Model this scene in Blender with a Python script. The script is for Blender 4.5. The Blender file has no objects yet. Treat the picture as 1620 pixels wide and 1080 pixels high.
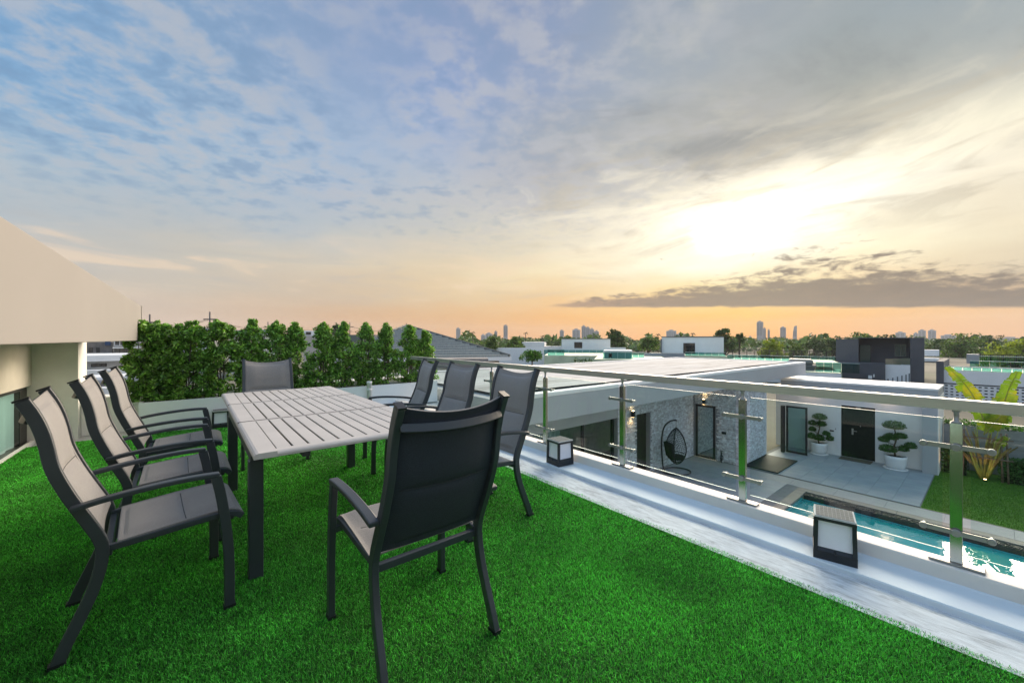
import bpy, bmesh, math, random
import numpy as np
from mathutils import Vector, Matrix
random.seed(7)
rng = np.random.default_rng(11)
PI = math.pi
R_ = math.radians
SC = bpy.context.scene
COL = SC.collection

# ------------------------------------------------------------------ camera
EYE = 1.35
YAW = R_(39.1)                      # view direction measured from +Y towards +X
FWD = Vector((math.sin(YAW), math.cos(YAW), 0))
RGT = Vector((math.cos(YAW), -math.sin(YAW), 0))
cam_data = bpy.data.cameras.new('camera')
cam_data.sensor_width = 36.0
cam_data.lens = 36.0 * 622.0 / 1620.0
cam_data.shift_y = -4.0 / 1620.0
cam_data.clip_start = 0.05
cam_data.clip_end = 6000
cam = bpy.data.objects.new('camera', cam_data)
COL.objects.link(cam)
cam.location = (0, 0, EYE)
cam.rotation_euler = (R_(90), 0, -YAW)
SC.camera = cam
SC.view_settings.view_transform = 'Standard'
SC.view_settings.look = 'None'
SC.view_settings.exposure = 1.55
SC.view_settings.gamma = 1.0
SC.view_settings.use_curve_mapping = False


def s2l(c):
    out = []
    for v in c:
        v = v / 255.0
        out.append(v / 12.92 if v <= 0.04045 else ((v + 0.055) / 1.055) ** 2.4)
    return out


# ------------------------------------------------------------------ node helper
class NT:
    def __init__(self, tree):
        self.t = tree
        self.n = tree.nodes
        self.l = tree.links

    def new(self, kind, **kw):
        nd = self.n.new(kind)
        for k, v in kw.items():
            setattr(nd, k, v)
        return nd

    def put(self, sock, v):
        if isinstance(v, bpy.types.NodeSocket):
            self.l.new(v, sock)
        elif v is not None:
            if hasattr(sock.default_value, '__len__') and not hasattr(v, '__len__'):
                sock.default_value = [v] * len(sock.default_value)
            elif hasattr(sock.default_value, '__len__') and len(sock.default_value) == 4 and len(v) == 3:
                sock.default_value = (*v, 1)
            else:
                sock.default_value = v

    def m(self, op, a, b=None, c=None, clamp=False):
        nd = self.new('ShaderNodeMath', operation=op)
        nd.use_clamp = clamp
        self.put(nd.inputs[0], a)
        if b is not None:
            self.put(nd.inputs[1], b)
        if c is not None:
            self.put(nd.inputs[2], c)
        return nd.outputs[0]

    def vm(self, op, a, b=None, out=0):
        nd = self.new('ShaderNodeVectorMath', operation=op)
        self.put(nd.inputs[0], a)
        if b is not None:
            if op == 'SCALE':
                self.put(nd.inputs['Scale'], b)
            else:
                self.put(nd.inputs[1], b)
        return nd.outputs[out]

    def comb(self, x, y, z):
        nd = self.new('ShaderNodeCombineXYZ')
        for i, v in enumerate((x, y, z)):
            self.put(nd.inputs[i], v)
        return nd.outputs[0]

    def sep(self, v):
        nd = self.new('ShaderNodeSeparateXYZ')
        self.put(nd.inputs[0], v)
        return nd.outputs

    def mix(self, f, a, b, blend='MIX'):
        nd = self.new('ShaderNodeMix', data_type='RGBA', blend_type=blend)
        nd.clamp_factor = True
        self.put(nd.inputs['Factor'], f)
        self.put(nd.inputs[6], a)
        self.put(nd.inputs[7], b)
        return nd.outputs[2]

    def rng(self, v, a, b, c=0.0, d=1.0, smooth=True):
        nd = self.new('ShaderNodeMapRange')
        nd.interpolation_type = 'SMOOTHSTEP' if smooth else 'LINEAR'
        nd.clamp = True
        self.put(nd.inputs['Value'], v)
        for k, x in (('From Min', a), ('From Max', b), ('To Min', c), ('To Max', d)):
            self.put(nd.inputs[k], x)
        return nd.outputs['Result']

    def noise(self, vec, scale=1.0, detail=5.0, rough=0.55, dist=0.0, out=0, lac=2.0):
        nd = self.new('ShaderNodeTexNoise')
        self.put(nd.inputs['Vector'], vec)
        self.put(nd.inputs['Scale'], scale)
        nd.inputs['Detail'].default_value = detail
        nd.inputs['Roughness'].default_value = rough
        nd.inputs['Lacunarity'].default_value = lac
        nd.inputs['Distortion'].default_value = dist
        return nd.outputs[out]

    def ramp(self, fac, stops, interp='LINEAR'):
        nd = self.new('ShaderNodeValToRGB')
        cr = nd.color_ramp
        cr.interpolation = interp
        while len(cr.elements) < len(stops):
            cr.elements.new(0.5)
        for e, (p, c) in zip(cr.elements, sorted(stops, key=lambda q: q[0])):
            e.position = p
            e.color = (*c, 1) if len(c) == 3 else c
        self.put(nd.inputs[0], fac)
        return nd.outputs[0]


# ------------------------------------------------------------------ sky
SUN_AZ, SUN_EL = 31.0, 15.5        # degrees: azimuth right of the view direction, elevation


def build_world():
    w = bpy.data.worlds.new('World')
    SC.world = w
    w.use_nodes = True
    k = NT(w.node_tree)
    for nd in list(k.n):
        k.n.remove(nd)
    d = k.vm('NORMALIZE', k.new('ShaderNodeTexCoord').outputs['Generated'])
    sx = k.vm('DOT_PRODUCT', d, tuple(RGT), out=1)
    sy = k.vm('DOT_PRODUCT', d, tuple(FWD), out=1)
    sz = k.sep(d)[2]
    az0 = k.m('MULTIPLY', k.m('ARCTAN2', sx, sy), 180 / PI)
    el0 = k.m('MULTIPLY', k.m('ARCSINE', sz), 180 / PI)
    # the cloud deck: a flat layer seen in perspective
    zz = k.m('ADD', k.m('MAXIMUM', sz, 0.0), 0.10)
    pl = k.comb(k.m('DIVIDE', sx, zz), k.m('DIVIDE', sy, zz), 0.0)
    n_w1 = k.m('SUBTRACT', k.noise(pl, 0.9, 4, 0.5), 0.5)
    n_w2 = k.m('SUBTRACT', k.noise(k.vm('ADD', pl, (7.3, 2.1, 0)), 0.8, 4, 0.55), 0.5)
    fall = k.rng(el0, 0.0, 14.0, 0.12, 1.0)
    az = k.m('ADD', az0, k.m('MULTIPLY', k.m('MULTIPLY', n_w1, 16.0), fall))
    el = k.m('ADD', el0, k.m('MULTIPLY', k.m('MULTIPLY', n_w2, 8.0), fall))
    t = k.m('DIVIDE', k.m('ADD', az, 180.0), 360.0, clamp=True)

    A = [-180, -110, -52, -40, -25, -10, 5, 20, 31, 40, 52, 90, 140, 180]
    ROWS = [  # unseen sky behind the view and overhead is raised and bluer for fill light
        (0.0, [(196,184,176),(200,180,168),(206,180,165),(214,182,160),(216,168,132),(228,168,112),(246,174,98),(252,174,90),(254,174,84),(248,178,112),(240,186,142),(222,188,166),(205,184,174),(196,184,176)]),
        (3.0, [(190,184,182),(192,182,178),(200,182,168),(206,184,164),(212,174,138),(226,178,126),(244,184,112),(255,194,102),(255,200,102),(250,192,118),(242,196,146),(224,194,172),(202,186,180),(190,184,182)]),
        (6.0, [(182,184,190),(184,184,188),(194,186,176),(200,188,172),(206,186,162),(224,196,156),(238,204,154),(250,218,156),(255,232,172),(250,218,164),(220,202,172),(214,196,178),(192,186,186),(182,184,190)]),
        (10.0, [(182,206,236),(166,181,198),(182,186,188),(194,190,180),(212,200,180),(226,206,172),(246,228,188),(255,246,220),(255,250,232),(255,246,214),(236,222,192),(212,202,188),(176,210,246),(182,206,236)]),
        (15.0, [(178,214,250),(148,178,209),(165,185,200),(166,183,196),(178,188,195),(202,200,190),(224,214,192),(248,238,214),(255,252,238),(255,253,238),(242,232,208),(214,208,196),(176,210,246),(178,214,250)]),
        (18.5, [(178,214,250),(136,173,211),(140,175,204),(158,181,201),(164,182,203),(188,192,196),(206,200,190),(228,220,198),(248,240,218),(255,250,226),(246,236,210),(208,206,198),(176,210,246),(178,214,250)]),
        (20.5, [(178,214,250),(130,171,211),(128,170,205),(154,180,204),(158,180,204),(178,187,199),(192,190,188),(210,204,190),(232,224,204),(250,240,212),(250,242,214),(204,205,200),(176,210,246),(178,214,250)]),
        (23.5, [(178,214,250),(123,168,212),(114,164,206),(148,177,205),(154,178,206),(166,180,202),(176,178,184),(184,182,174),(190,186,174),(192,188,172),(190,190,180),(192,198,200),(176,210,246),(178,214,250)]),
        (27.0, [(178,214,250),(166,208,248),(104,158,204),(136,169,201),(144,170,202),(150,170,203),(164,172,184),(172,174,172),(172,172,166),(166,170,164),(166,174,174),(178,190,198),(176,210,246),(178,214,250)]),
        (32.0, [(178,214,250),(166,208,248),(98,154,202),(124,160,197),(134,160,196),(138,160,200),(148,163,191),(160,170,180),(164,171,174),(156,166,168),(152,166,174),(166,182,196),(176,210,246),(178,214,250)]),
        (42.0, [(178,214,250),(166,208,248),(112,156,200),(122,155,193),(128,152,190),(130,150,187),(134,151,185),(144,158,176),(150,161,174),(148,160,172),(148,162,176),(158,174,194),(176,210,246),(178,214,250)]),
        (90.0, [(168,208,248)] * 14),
    ]
    col = None
    prev = None
    for e, cs in ROWS:
        # colour stops of one elevation, all round the compass
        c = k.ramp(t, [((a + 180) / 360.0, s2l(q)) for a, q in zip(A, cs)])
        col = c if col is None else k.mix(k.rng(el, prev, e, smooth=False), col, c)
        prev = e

    # broken altocumulus: blue gaps and paler puffs
    n1 = k.noise(k.vm('MULTIPLY', pl, (1.0, 1.0, 1.0)), 7.0, 7, 0.60, 0.15)
    n2 = k.noise(k.vm('MULTIPLY', pl, (1.0, 0.6, 1.0)), 0.9, 5, 0.55, 0.6)
    band = k.m('MULTIPLY', k.rng(el0, 9, 20), k.rng(az0, 46, 14))
    puff = k.m('MULTIPLY', k.rng(n1, 0.44, 0.62), k.rng(n2, 0.32, 0.56))
    gap = k.m('MULTIPLY', k.rng(n1, 0.52, 0.34), k.rng(n2, 0.30, 0.52))
    gapl = k.m('MULTIPLY', gap, k.rng(az0, 20, -30, 0.25, 1.0))
    col = k.mix(k.m('MULTIPLY', k.m('MULTIPLY', gapl, band), 0.55), col, s2l((104, 142, 182)))
    col = k.mix(k.m('MULTIPLY', k.m('MULTIPLY', puff, band), 0.60), col, s2l((186, 188, 194)))
    # soft texture in the grey bank on the right
    n3 = k.noise(k.vm('MULTIPLY', pl, (0.75, 1.0, 1.0)), 1.9, 7, 0.62, 0.8)
    bank = k.m('MULTIPLY', k.rng(el0, 13, 20), k.rng(az0, -6, 14))
    col = k.mix(k.m('MULTIPLY', k.m('MULTIPLY', k.rng(n3, 0.50, 0.70), bank), 0.55), col, s2l((128, 134, 138)))
    col = k.mix(k.m('MULTIPLY', k.m('MULTIPLY', k.rng(n3, 0.48, 0.30), bank), 0.35), col, s2l((222, 216, 196)))
    # low peach cloud wisps
    wv = k.comb(k.m('MULTIPLY', az0, 0.07), k.m('MULTIPLY', el0, 0.42), 3.0)
    n4 = k.noise(wv, 1.0, 6, 0.6, 0.6)
    low = k.m('MULTIPLY', k.m('MULTIPLY', k.rng(el0, 3.5, 6.5), k.rng(el0, 15, 9)), k.rng(az0, 22, 5))
    col = k.mix(k.m('MULTIPLY', k.m('MULTIPLY', k.rng(n4, 0.48, 0.66), low), 0.55), col, s2l((244, 216, 184)))
    col = k.mix(k.m('MULTIPLY', k.m('MULTIPLY', k.rng(n4, 0.46, 0.30), low), 0.35), col, s2l((176, 176, 176)))

    vz = k.comb(k.m('ADD', k.m('MULTIPLY', az0, 0.06), k.m('MULTIPLY', el0, 0.07)), k.m('SUBTRACT', k.m('MULTIPLY', el0, 0.30), k.m('MULTIPLY', az0, 0.05)), 4.0)
    n5 = k.noise(vz, 1.0, 7, 0.6, 0.9)
    mid = k.m('MULTIPLY', k.m('MULTIPLY', k.rng(el0, 9, 14), k.rng(el0, 27, 20)), k.rng(az0, -8, 12))
    col = k.mix(k.m('MULTIPLY', k.m('MULTIPLY', k.rng(n5, 0.50, 0.64), mid), 0.55), col, s2l((196, 186, 164)))
    col = k.mix(k.m('MULTIPLY', k.m('MULTIPLY', k.rng(n5, 0.48, 0.34), mid), 0.45), col, s2l((255, 244, 216)))

    hs = k.new('ShaderNodeHueSaturation')
    hs.inputs['Saturation'].default_value = 0.90
    k.put(hs.inputs['Fac'], k.rng(el0, 9, 17))
    k.put(hs.inputs['Color'], col)
    col = hs.outputs[0]
    # sun glow behind thin cloud (brighter than the picture can show)
    sd = (math.cos(R_(SUN_EL)) * (FWD * math.cos(R_(SUN_AZ)) + RGT * math.sin(R_(SUN_AZ))))
    sd = Vector((sd.x, sd.y, math.sin(R_(SUN_EL))))
    ex = k.m('SUBTRACT', az, SUN_AZ + 1.5)
    ey = k.m('SUBTRACT', el, SUN_EL - 0.8)
    g2 = k.m('ADD', k.m('MULTIPLY', k.m('MULTIPLY', ex, ex), 1 / 16.0 ** 2), k.m('MULTIPLY', k.m('MULTIPLY', ey, ey), 1 / 4.0 ** 2))
    glow = k.m('POWER', 2.718, k.m('MULTIPLY', g2, -1.0))
    # thin cloud in front of the glow: slanting veils
    vu = k.m('ADD', k.m('MULTIPLY', az0, 0.085), k.m('MULTIPLY', el0, 0.10))
    vv = k.m('SUBTRACT', k.m('MULTIPLY', el0, 0.40), k.m('MULTIPLY', az0, 0.055))
    veil = k.noise(k.comb(vu, vv, 9.0), 1.0, 7, 0.60, 0.8)
    glow = k.m('MULTIPLY', glow, k.rng(veil, 0.36, 0.64, 0.25, 1.35))
    ex1 = k.m('SUBTRACT', az, SUN_AZ)
    ey1 = k.m('SUBTRACT', el, SUN_EL - 2.2)
    g1 = k.m('ADD', k.m('MULTIPLY', k.m('MULTIPLY', ex1, ex1), 1 / 2.7 ** 2), k.m('MULTIPLY', k.m('MULTIPLY', ey1, ey1), 1 / 1.35 ** 2))
    core = k.m('POWER', 2.718, k.m('MULTIPLY', g1, -1.0))
    core = k.m('MULTIPLY', core, k.rng(veil, 0.34, 0.60, 0.3, 1.1))
    gc = k.vm('SCALE', (1.0, 0.84, 0.54), k.m('MULTIPLY', glow, 0.36))
    gc = k.vm('ADD', gc, k.vm('SCALE', (1.0, 0.86, 0.6), k.m('MULTIPLY', core, GLOW_CORE)))
    col = k.vm('ADD', col, gc)

    # the long dark cloud under the sun
    base = k.m('MULTIPLY', k.m('COSINE', k.m('MULTIPLY', az0, PI / 180)), 4.72)
    tn = k.m('DIVIDE', k.m('ADD', az0, 180.0), 360.0)
    g = lambda x: (x, x, x)
    thick = k.ramp(tn, [((a + 180) / 360, g(v)) for a, v in ((3, 0), (9, .08), (14, .19), (22, .30), (28, .44), (33, .56), (39, .68), (46, .60), (50, .42), (58, .30), (70, .2), (85, 0))], 'EASE')
    thick = k.m('MULTIPLY', k.sep(thick)[0], 9.2)
    v = k.m('SUBTRACT', el0, base)
    sv = k.comb(k.m('MULTIPLY', az0, 0.16), k.m('MULTIPLY', el0, 0.75), 1.0)
    ns = k.noise(sv, 1.0, 7, 0.66, 0.7)
    ns2 = k.noise(k.comb(k.m('MULTIPLY', az0, 0.55), k.m('MULTIPLY', el0, 1.5), 5.0), 1.0, 6, 0.66, 0.5)
    nn = k.m('ADD', k.m('MULTIPLY', ns, 0.55), k.m('MULTIPLY', ns2, 0.45))
    rel = k.m('DIVIDE', v, k.m('MAXIMUM', thick, 0.02))
    # dense at its flat base, ragged and broken upwards
    dens = k.m('ADD', k.m('SUBTRACT', 1.22, rel), k.m('MULTIPLY', k.m('SUBTRACT', nn, 0.5), k.rng(rel, 0.05, 0.7, 0.6, 4.2, smooth=False)))
    dark = k.m('MULTIPLY', k.rng(dens, 0.22, 0.84), k.rng(k.m('ADD', v, k.m('MULTIPLY', k.m('SUBTRACT', ns, 0.5), 0.9)), -0.25, 0.15))
    dark = k.m('MULTIPLY', dark, k.rng(thick, 0.05, 0.9))
    ccol = k.mix(k.rng(az0, 8, 30), s2l((170, 142, 120)), s2l((124, 114, 106)))
    ccol = k.mix(k.rng(ns2, 0.45, 0.7), ccol, s2l((134, 120, 108)))
    col = k.mix(k.m('MULTIPLY', dark, 0.94), col, ccol)

    # below the horizon only the ground shows
    col = k.mix(k.rng(el0, -3.0, -0.5), s2l((120, 112, 104)), col)

    sky = k.new('ShaderNodeTexSky', sky_type='NISHITA')
    sky.sun_disc = False
    sky.sun_elevation = R_(SUN_EL)
    sky.sun_rotation = math.atan2(sd.x, sd.y)
    bg1 = k.new('ShaderNodeBackground')
    k.put(bg1.inputs['Color'], sky.outputs[0])
    bg1.inputs['Strength'].default_value = 0.05
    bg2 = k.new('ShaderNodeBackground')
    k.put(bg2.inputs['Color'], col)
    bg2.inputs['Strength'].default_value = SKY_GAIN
    mx = k.new('ShaderNodeMixShader')
    mx.inputs[0].default_value = 0.985          # the cloud deck covers nearly all of the clear sky
    k.l.new(bg1.outputs[0], mx.inputs[1])
    k.l.new(bg2.outputs[0], mx.inputs[2])
    out = k.new('ShaderNodeOutputWorld')
    k.l.new(mx.outputs[0], out.inputs['Surface'])
    w.cycles.sampling_method = 'MANUAL'
    w.cycles.sample_map_resolution = 1024
    return sd


HAZE = 0.00027
GLOW_CORE = 14.0
SKY_GAIN = 0.36
sun_dir = build_world()
sl = bpy.data.lights.new('sun', 'SUN')
sl.energy = 3.1
sl.angle = R_(58)
sl.color = (1.0, 0.83, 0.64)
so = bpy.data.objects.new('sun', sl)
COL.objects.link(so)
so.rotation_euler = sun_dir.to_track_quat('Z', 'Y').to_euler()
so.location = (30, 12, 40)


# ------------------------------------------------------------------ materials
MATS = {}


def mat(name, rgb, rough=0.6, metal=0.0, var=0.10, vscale=6.0, bump=0.0, bscale=80.0, spec=0.5, stretch=(1, 1, 1), sheen=0.0, coat=0.0, attr=None, attr_amt=0.35, second=None, second_scale=2.0, second_amt=0.5, transl=0.0):
    if name in MATS:
        return MATS[name]
    m = bpy.data.materials.new(name)
    m.use_nodes = True
    k = NT(m.node_tree)
    b = k.n['Principled BSDF']
    co = k.vm('MULTIPLY', k.new('ShaderNodeTexCoord').outputs['Object'], stretch)
    lo = [max(0, v * (1 - var)) for v in rgb]
    hi = [min(1, v * (1 + var)) for v in rgb]
    col = k.mix(k.rng(k.noise(co, vscale, 6, 0.6), 0.3, 0.7), (*lo, 1), (*hi, 1))
    if second is not None:
        s = k.rng(k.noise(k.vm('ADD', co, (3.1, 1.7, 0.4)), second_scale, 7, 0.65, 0.5), 0.50, 0.66, 0, second_amt)
        col = k.mix(s, col, (*second, 1))
    if attr:
        at = k.new('ShaderNodeAttribute', attribute_name=attr)
        f = k.m('ADD', k.m('MULTIPLY', at.outputs['Fac'], 2 * attr_amt), 1 - attr_amt)
        col = k.vm('MULTIPLY', col, k.comb(f, f, f))
    k.put(b.inputs['Base Color'], col)
    b.inputs['Roughness'].default_value = rough
    b.inputs['Metallic'].default_value = metal
    b.inputs['Specular IOR Level'].default_value = spec
    if sheen:
        b.inputs['Sheen Weight'].default_value = sheen
        b.inputs['Sheen Roughness'].default_value = 0.4
    if coat:
        b.inputs['Coat Weight'].default_value = coat
    if bump:
        bp = k.new('ShaderNodeBump')
        bp.inputs['Strength'].default_value = bump
        bp.inputs['Distance'].default_value = 0.01
        k.put(bp.inputs['Height'], k.noise(co, bscale, 6, 0.6))
        k.put(b.inputs['Normal'], bp.outputs[0])
    if transl:
        tr = k.new('ShaderNodeBsdfTranslucent')
        k.put(tr.inputs['Color'], k.vm('MULTIPLY', col, (1.3, 1.25, 0.6)))
        mx = k.new('ShaderNodeMixShader')
        mx.inputs[0].default_value = transl
        k.l.new(b.outputs[0], mx.inputs[1])
        k.l.new(tr.outputs[0], mx.inputs[2])
        k.l.new(mx.outputs[0], k.n['Material Output'].inputs['Surface'])
    MATS[name] = m
    return m


def glass_mat(name, tint, refl=1.0, ior=1.5, rough=0.0):
    if name in MATS:
        return MATS[name]
    m = bpy.data.materials.new(name)
    m.use_nodes = True
    k = NT(m.node_tree)
    k.n.remove(k.n['Principled BSDF'])
    fr = k.new('ShaderNodeFresnel')
    fr.inputs['IOR'].default_value = ior
    tr = k.new('ShaderNodeBsdfTransparent')
    tr.inputs['Color'].default_value = (*tint, 1)
    gl = k.new('ShaderNodeBsdfGlossy')
    gl.inputs['Roughness'].default_value = rough
    mx = k.new('ShaderNodeMixShader')
    bf = k.new('ShaderNodeNewGeometry').outputs['Backfacing']      # no reflection inside the pane
    k.put(mx.inputs[0], k.m('MULTIPLY', k.m('MULTIPLY', fr.outputs[0], refl, clamp=True), k.m('SUBTRACT', 1.0, bf)))
    k.l.new(tr.outputs[0], mx.inputs[1])
    k.l.new(gl.outputs[0], mx.inputs[2])
    k.l.new(mx.outputs[0], k.n['Material Output'].inputs['Surface'])
    MATS[name] = m
    return m


def emit_mat(name, rgb, strength):
    m = bpy.data.materials.new(name)
    m.use_nodes = True
    b = m.node_tree.nodes['Principled BSDF']
    b.inputs['Base Color'].default_value = (*rgb, 1)
    b.inputs['Emission Color'].default_value = (*rgb, 1)
    b.inputs['Emission Strength'].default_value = strength
    MATS[name] = m
    return m


# ------------------------------------------------------------------ mesh builder
class MB:
    def __init__(self):
        self.v = []
        self.f = []
        self.s = []

    def add(self, vs, fs, smooth=False):
        o = len(self.v)
        self.v.extend([tuple(p) for p in vs])
        self.f.extend([tuple(i + o for i in q) for q in fs])
        self.s.extend([smooth] * len(fs))
        return self

    def box(self, x0, y0, z0, x1, y1, z1):
        vs = [(x, y, z) for z in (z0, z1) for y in (y0, y1) for x in (x0, x1)]
        return self.add(vs, [(0, 2, 3, 1), (4, 5, 7, 6), (0, 1, 5, 4), (2, 6, 7, 3), (0, 4, 6, 2), (1, 3, 7, 5)])

    def obox(self, c, h, rot=None):
        rot = rot or Matrix.Identity(3)
        c = Vector(c)
        vs = [c + rot @ Vector((sx * h[0], sy * h[1], sz * h[2])) for sz in (-1, 1) for sy in (-1, 1) for sx in (-1, 1)]
        return self.add(vs, [(0, 2, 3, 1), (4, 5, 7, 6), (0, 1, 5, 4), (2, 6, 7, 3), (0, 4, 6, 2), (1, 3, 7, 5)])

    def prism(self, poly, z0, z1, axis='z'):
        n = len(poly)
        def P(a, b, c):
            return (a, b, c) if axis == 'z' else ((a, c, b) if axis == 'y' else (c, a, b))
        vs = [P(a, b, z0) for a, b in poly] + [P(a, b, z1) for a, b in poly]
        fs = [tuple(range(n))[::-1], tuple(range(n, 2 * n))] + [(i, (i + 1) % n, n + (i + 1) % n, n + i) for i in range(n)]
        return self.add(vs, fs)

    def tube(self, path, r, n=8, cap=True, smooth=True):
        path = [Vector(p) for p in path]
        rs = r if hasattr(r, '__len__') else [r] * len(path)
        vs = []
        ref = None
        for i, p in enumerate(path):
            t = (path[min(i + 1, len(path) - 1)] - path[max(i - 1, 0)]).normalized()
            if ref is None:
                a = Vector((0, 0, 1)) if abs(t.z) < 0.9 else Vector((1, 0, 0))
                ref = t.cross(a).normalized()
            ref = (ref - t * ref.dot(t)).normalized()
            b = t.cross(ref)
            for j in range(n):
                q = 2 * PI * j / n
                vs.append(p + (ref * math.cos(q) + b * math.sin(q)) * rs[i])
        fs = []
        for i in range(len(path) - 1):
            for j in range(n):
                fs.append((i * n + j, i * n + (j + 1) % n, (i + 1) * n + (j + 1) % n, (i + 1) * n + j))
        self.add(vs, fs, smooth)
        if cap:
            o = len(self.v) - len(vs)
            self.f.append(tuple(o + j for j in range(n))[::-1])
            self.f.append(tuple(o + (len(path) - 1) * n + j for j in range(n)))
            self.s.extend([False, False])
        return self

    def lathe(self, prof, c=(0, 0, 0), n=24, smooth=True):
        vs = []
        for r, z in prof:
            for j in range(n):
                q = 2 * PI * j / n
                vs.append((c[0] + r * math.cos(q), c[1] + r * math.sin(q), c[2] + z))
        fs = [(i * n + j, i * n + (j + 1) % n, (i + 1) * n + (j + 1) % n, (i + 1) * n + j) for i in range(len(prof) - 1) for j in range(n)]
        self.add(vs, fs, smooth)
        o = len(self.v) - len(vs)
        self.f.append(tuple(o + j for j in range(n))[::-1])
        self.f.append(tuple(o + (len(prof) - 1) * n + j for j in range(n)))
        self.s.extend([False, False])
        return self

    def band(self, path, side, w, t):
        """Rectangular bar swept along path: w along the fixed vector `side`, t across the path."""
        path = [Vector(p) for p in path]
        side = Vector(side).normalized()
        vs = []
        for i, p in enumerate(path):
            tg = (path[min(i + 1, len(path) - 1)] - path[max(i - 1, 0)]).normalized()
            nrm = side.cross(tg).normalized()
            for a, b in ((-1, -1), (1, -1), (1, 1), (-1, 1)):
                vs.append(p + side * (a * w / 2) + nrm * (b * t / 2))
        n = len(path)
        fs = [(i * 4 + j, i * 4 + (j + 1) % 4, (i + 1) * 4 + (j + 1) % 4, (i + 1) * 4 + j) for i in range(n - 1) for j in range(4)]
        fs += [(3, 2, 1, 0), tuple((n - 1) * 4 + j for j in range(4))]
        return self.add(vs, fs)

    def grid(self, fn, nu, nv, smooth=True):
        vs = [fn(i / nu, j / nv) for i in range(nu + 1) for j in range(nv + 1)]
        fs = [(i * (nv + 1) + j, (i + 1) * (nv + 1) + j, (i + 1) * (nv + 1) + j + 1, i * (nv + 1) + j + 1) for i in range(nu) for j in range(nv)]
        return self.add(vs, fs, smooth)

    def build(self, name, material, parent=None, bevel=0.0, kind=None, world=False, segs=2, autosmooth=None):
        me = bpy.data.meshes.new(name)
        vs = self.v
        if world and parent is not None:
            mw = world_of(parent).inverted()
            vs = [mw @ Vector(p) for p in vs]
        me.from_pydata([tuple(p) for p in vs], [], self.f)
        me.polygons.foreach_set('use_smooth', self.s)
        me.update()
        if autosmooth:
            me.polygons.foreach_set('use_smooth', [True] * len(self.f))
            me.set_sharp_from_angle(angle=R_(autosmooth))
        me.materials.append(material)
        o = bpy.data.objects.new(name, me)
        COL.objects.link(o)
        if parent is not None:
            o.parent = parent
        if bevel:
            md = o.modifiers.new('edge', 'BEVEL')
            md.width = bevel
            md.segments = segs
            md.limit_method = 'ANGLE'
            md.angle_limit = R_(40)
        if kind:
            o['kind'] = kind
        return o


def world_of(o):
    m = o.matrix_basis.copy()
    while o.parent is not None:
        o = o.parent
        m = o.matrix_basis @ m
    return m


def tag(o, label=None, cat=None, group=None, kind=None):
    if label:
        o['label'] = label
    if cat:
        o['category'] = cat
    if group:
        o['group'] = group
    if kind:
        o['kind'] = kind
    return o


def thing(name, label, cat, loc=(0, 0, 0), rz=0.0, group=None):
    o = bpy.data.objects.new(name, None)
    COL.objects.link(o)
    o.empty_display_size = 0.2
    o.location = loc
    o.rotation_euler = (0, 0, rz)
    return tag(o, label, cat, group)


def kids(o):
    return [c for c in bpy.data.objects if c.parent == o]


def dup(o, loc=None, rz=None, parent=None, label=None, children=None):
    c = o.copy()
    COL.objects.link(c)
    c.parent = parent
    if loc is not None:
        c.location = loc
    if rz is not None:
        c.rotation_euler = (0, 0, rz)
    if label:
        c['label'] = label
    for ch in children if children is not None else list(o.children):
        dup(ch, parent=c)
    return c


def raw_mesh(name, verts, faces_flat, per, material, parent=None, smooth=False, attr=None, kind=None):
    """Fast mesh from numpy: verts (n,3), faces of `per` corners each; attr = float per face."""
    me = bpy.data.meshes.new(name)
    nf = len(faces_flat) // per
    me.vertices.add(len(verts))
    me.vertices.foreach_set('co', np.ascontiguousarray(verts, dtype=np.float32).ravel())
    me.loops.add(len(faces_flat))
    me.loops.foreach_set('vertex_index', np.ascontiguousarray(faces_flat, dtype=np.int32))
    me.polygons.add(nf)
    me.polygons.foreach_set('loop_start', np.arange(0, nf * per, per, dtype=np.int32))
    if smooth:
        me.polygons.foreach_set('use_smooth', np.ones(nf, dtype=bool))
    me.update(calc_edges=True)
    if attr is not None:
        a = me.attributes.new('tint', 'FLOAT', 'FACE')
        a.data.foreach_set('value', np.ascontiguousarray(attr, dtype=np.float32))
    me.materials.append(material)
    o = bpy.data.objects.new(name, me)
    COL.objects.link(o)
    if parent is not None:
        o.parent = parent
    if kind:
        o['kind'] = kind
    return o


def leaf_cloud(pts, size, aspect=0.5, up=0.3, jitter=0.35, nrm=None):
    """Folded rhombic leaves (two triangles each) at pts. Returns verts, faces, tint."""
    n = len(pts)
    d = rng.normal(size=(n, 3))
    if nrm is not None:
        d = d * 0.8 + nrm * 1.1
    d[:, 2] += up
    d /= np.linalg.norm(d, axis=1)[:, None]
    a = rng.normal(size=(n, 3))
    s = np.cross(d, a)
    s /= np.linalg.norm(s, axis=1)[:, None]
    b = np.cross(d, s)
    L = size * (1 + jitter * rng.uniform(-1, 1, n))[:, None]
    W = L * aspect
    # leaf in plane (s, b), folded along s
    p0 = pts - s * L * 0.5
    p2 = pts + s * L * 0.5
    p1 = pts + b * W * 0.5 + d * W * 0.18
    p3 = pts - b * W * 0.5 + d * W * 0.18
    v = np.stack([p0, p1, p2, p3], 1).reshape(-1, 3)
    i = np.arange(n)[:, None] * 4
    f = np.concatenate([i + np.array([[0, 1, 2]]), i + np.array([[0, 2, 3]])], 1).reshape(-1)
    t = np.repeat(rng.uniform(0, 1, n), 2)
    return v, f, t


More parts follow.
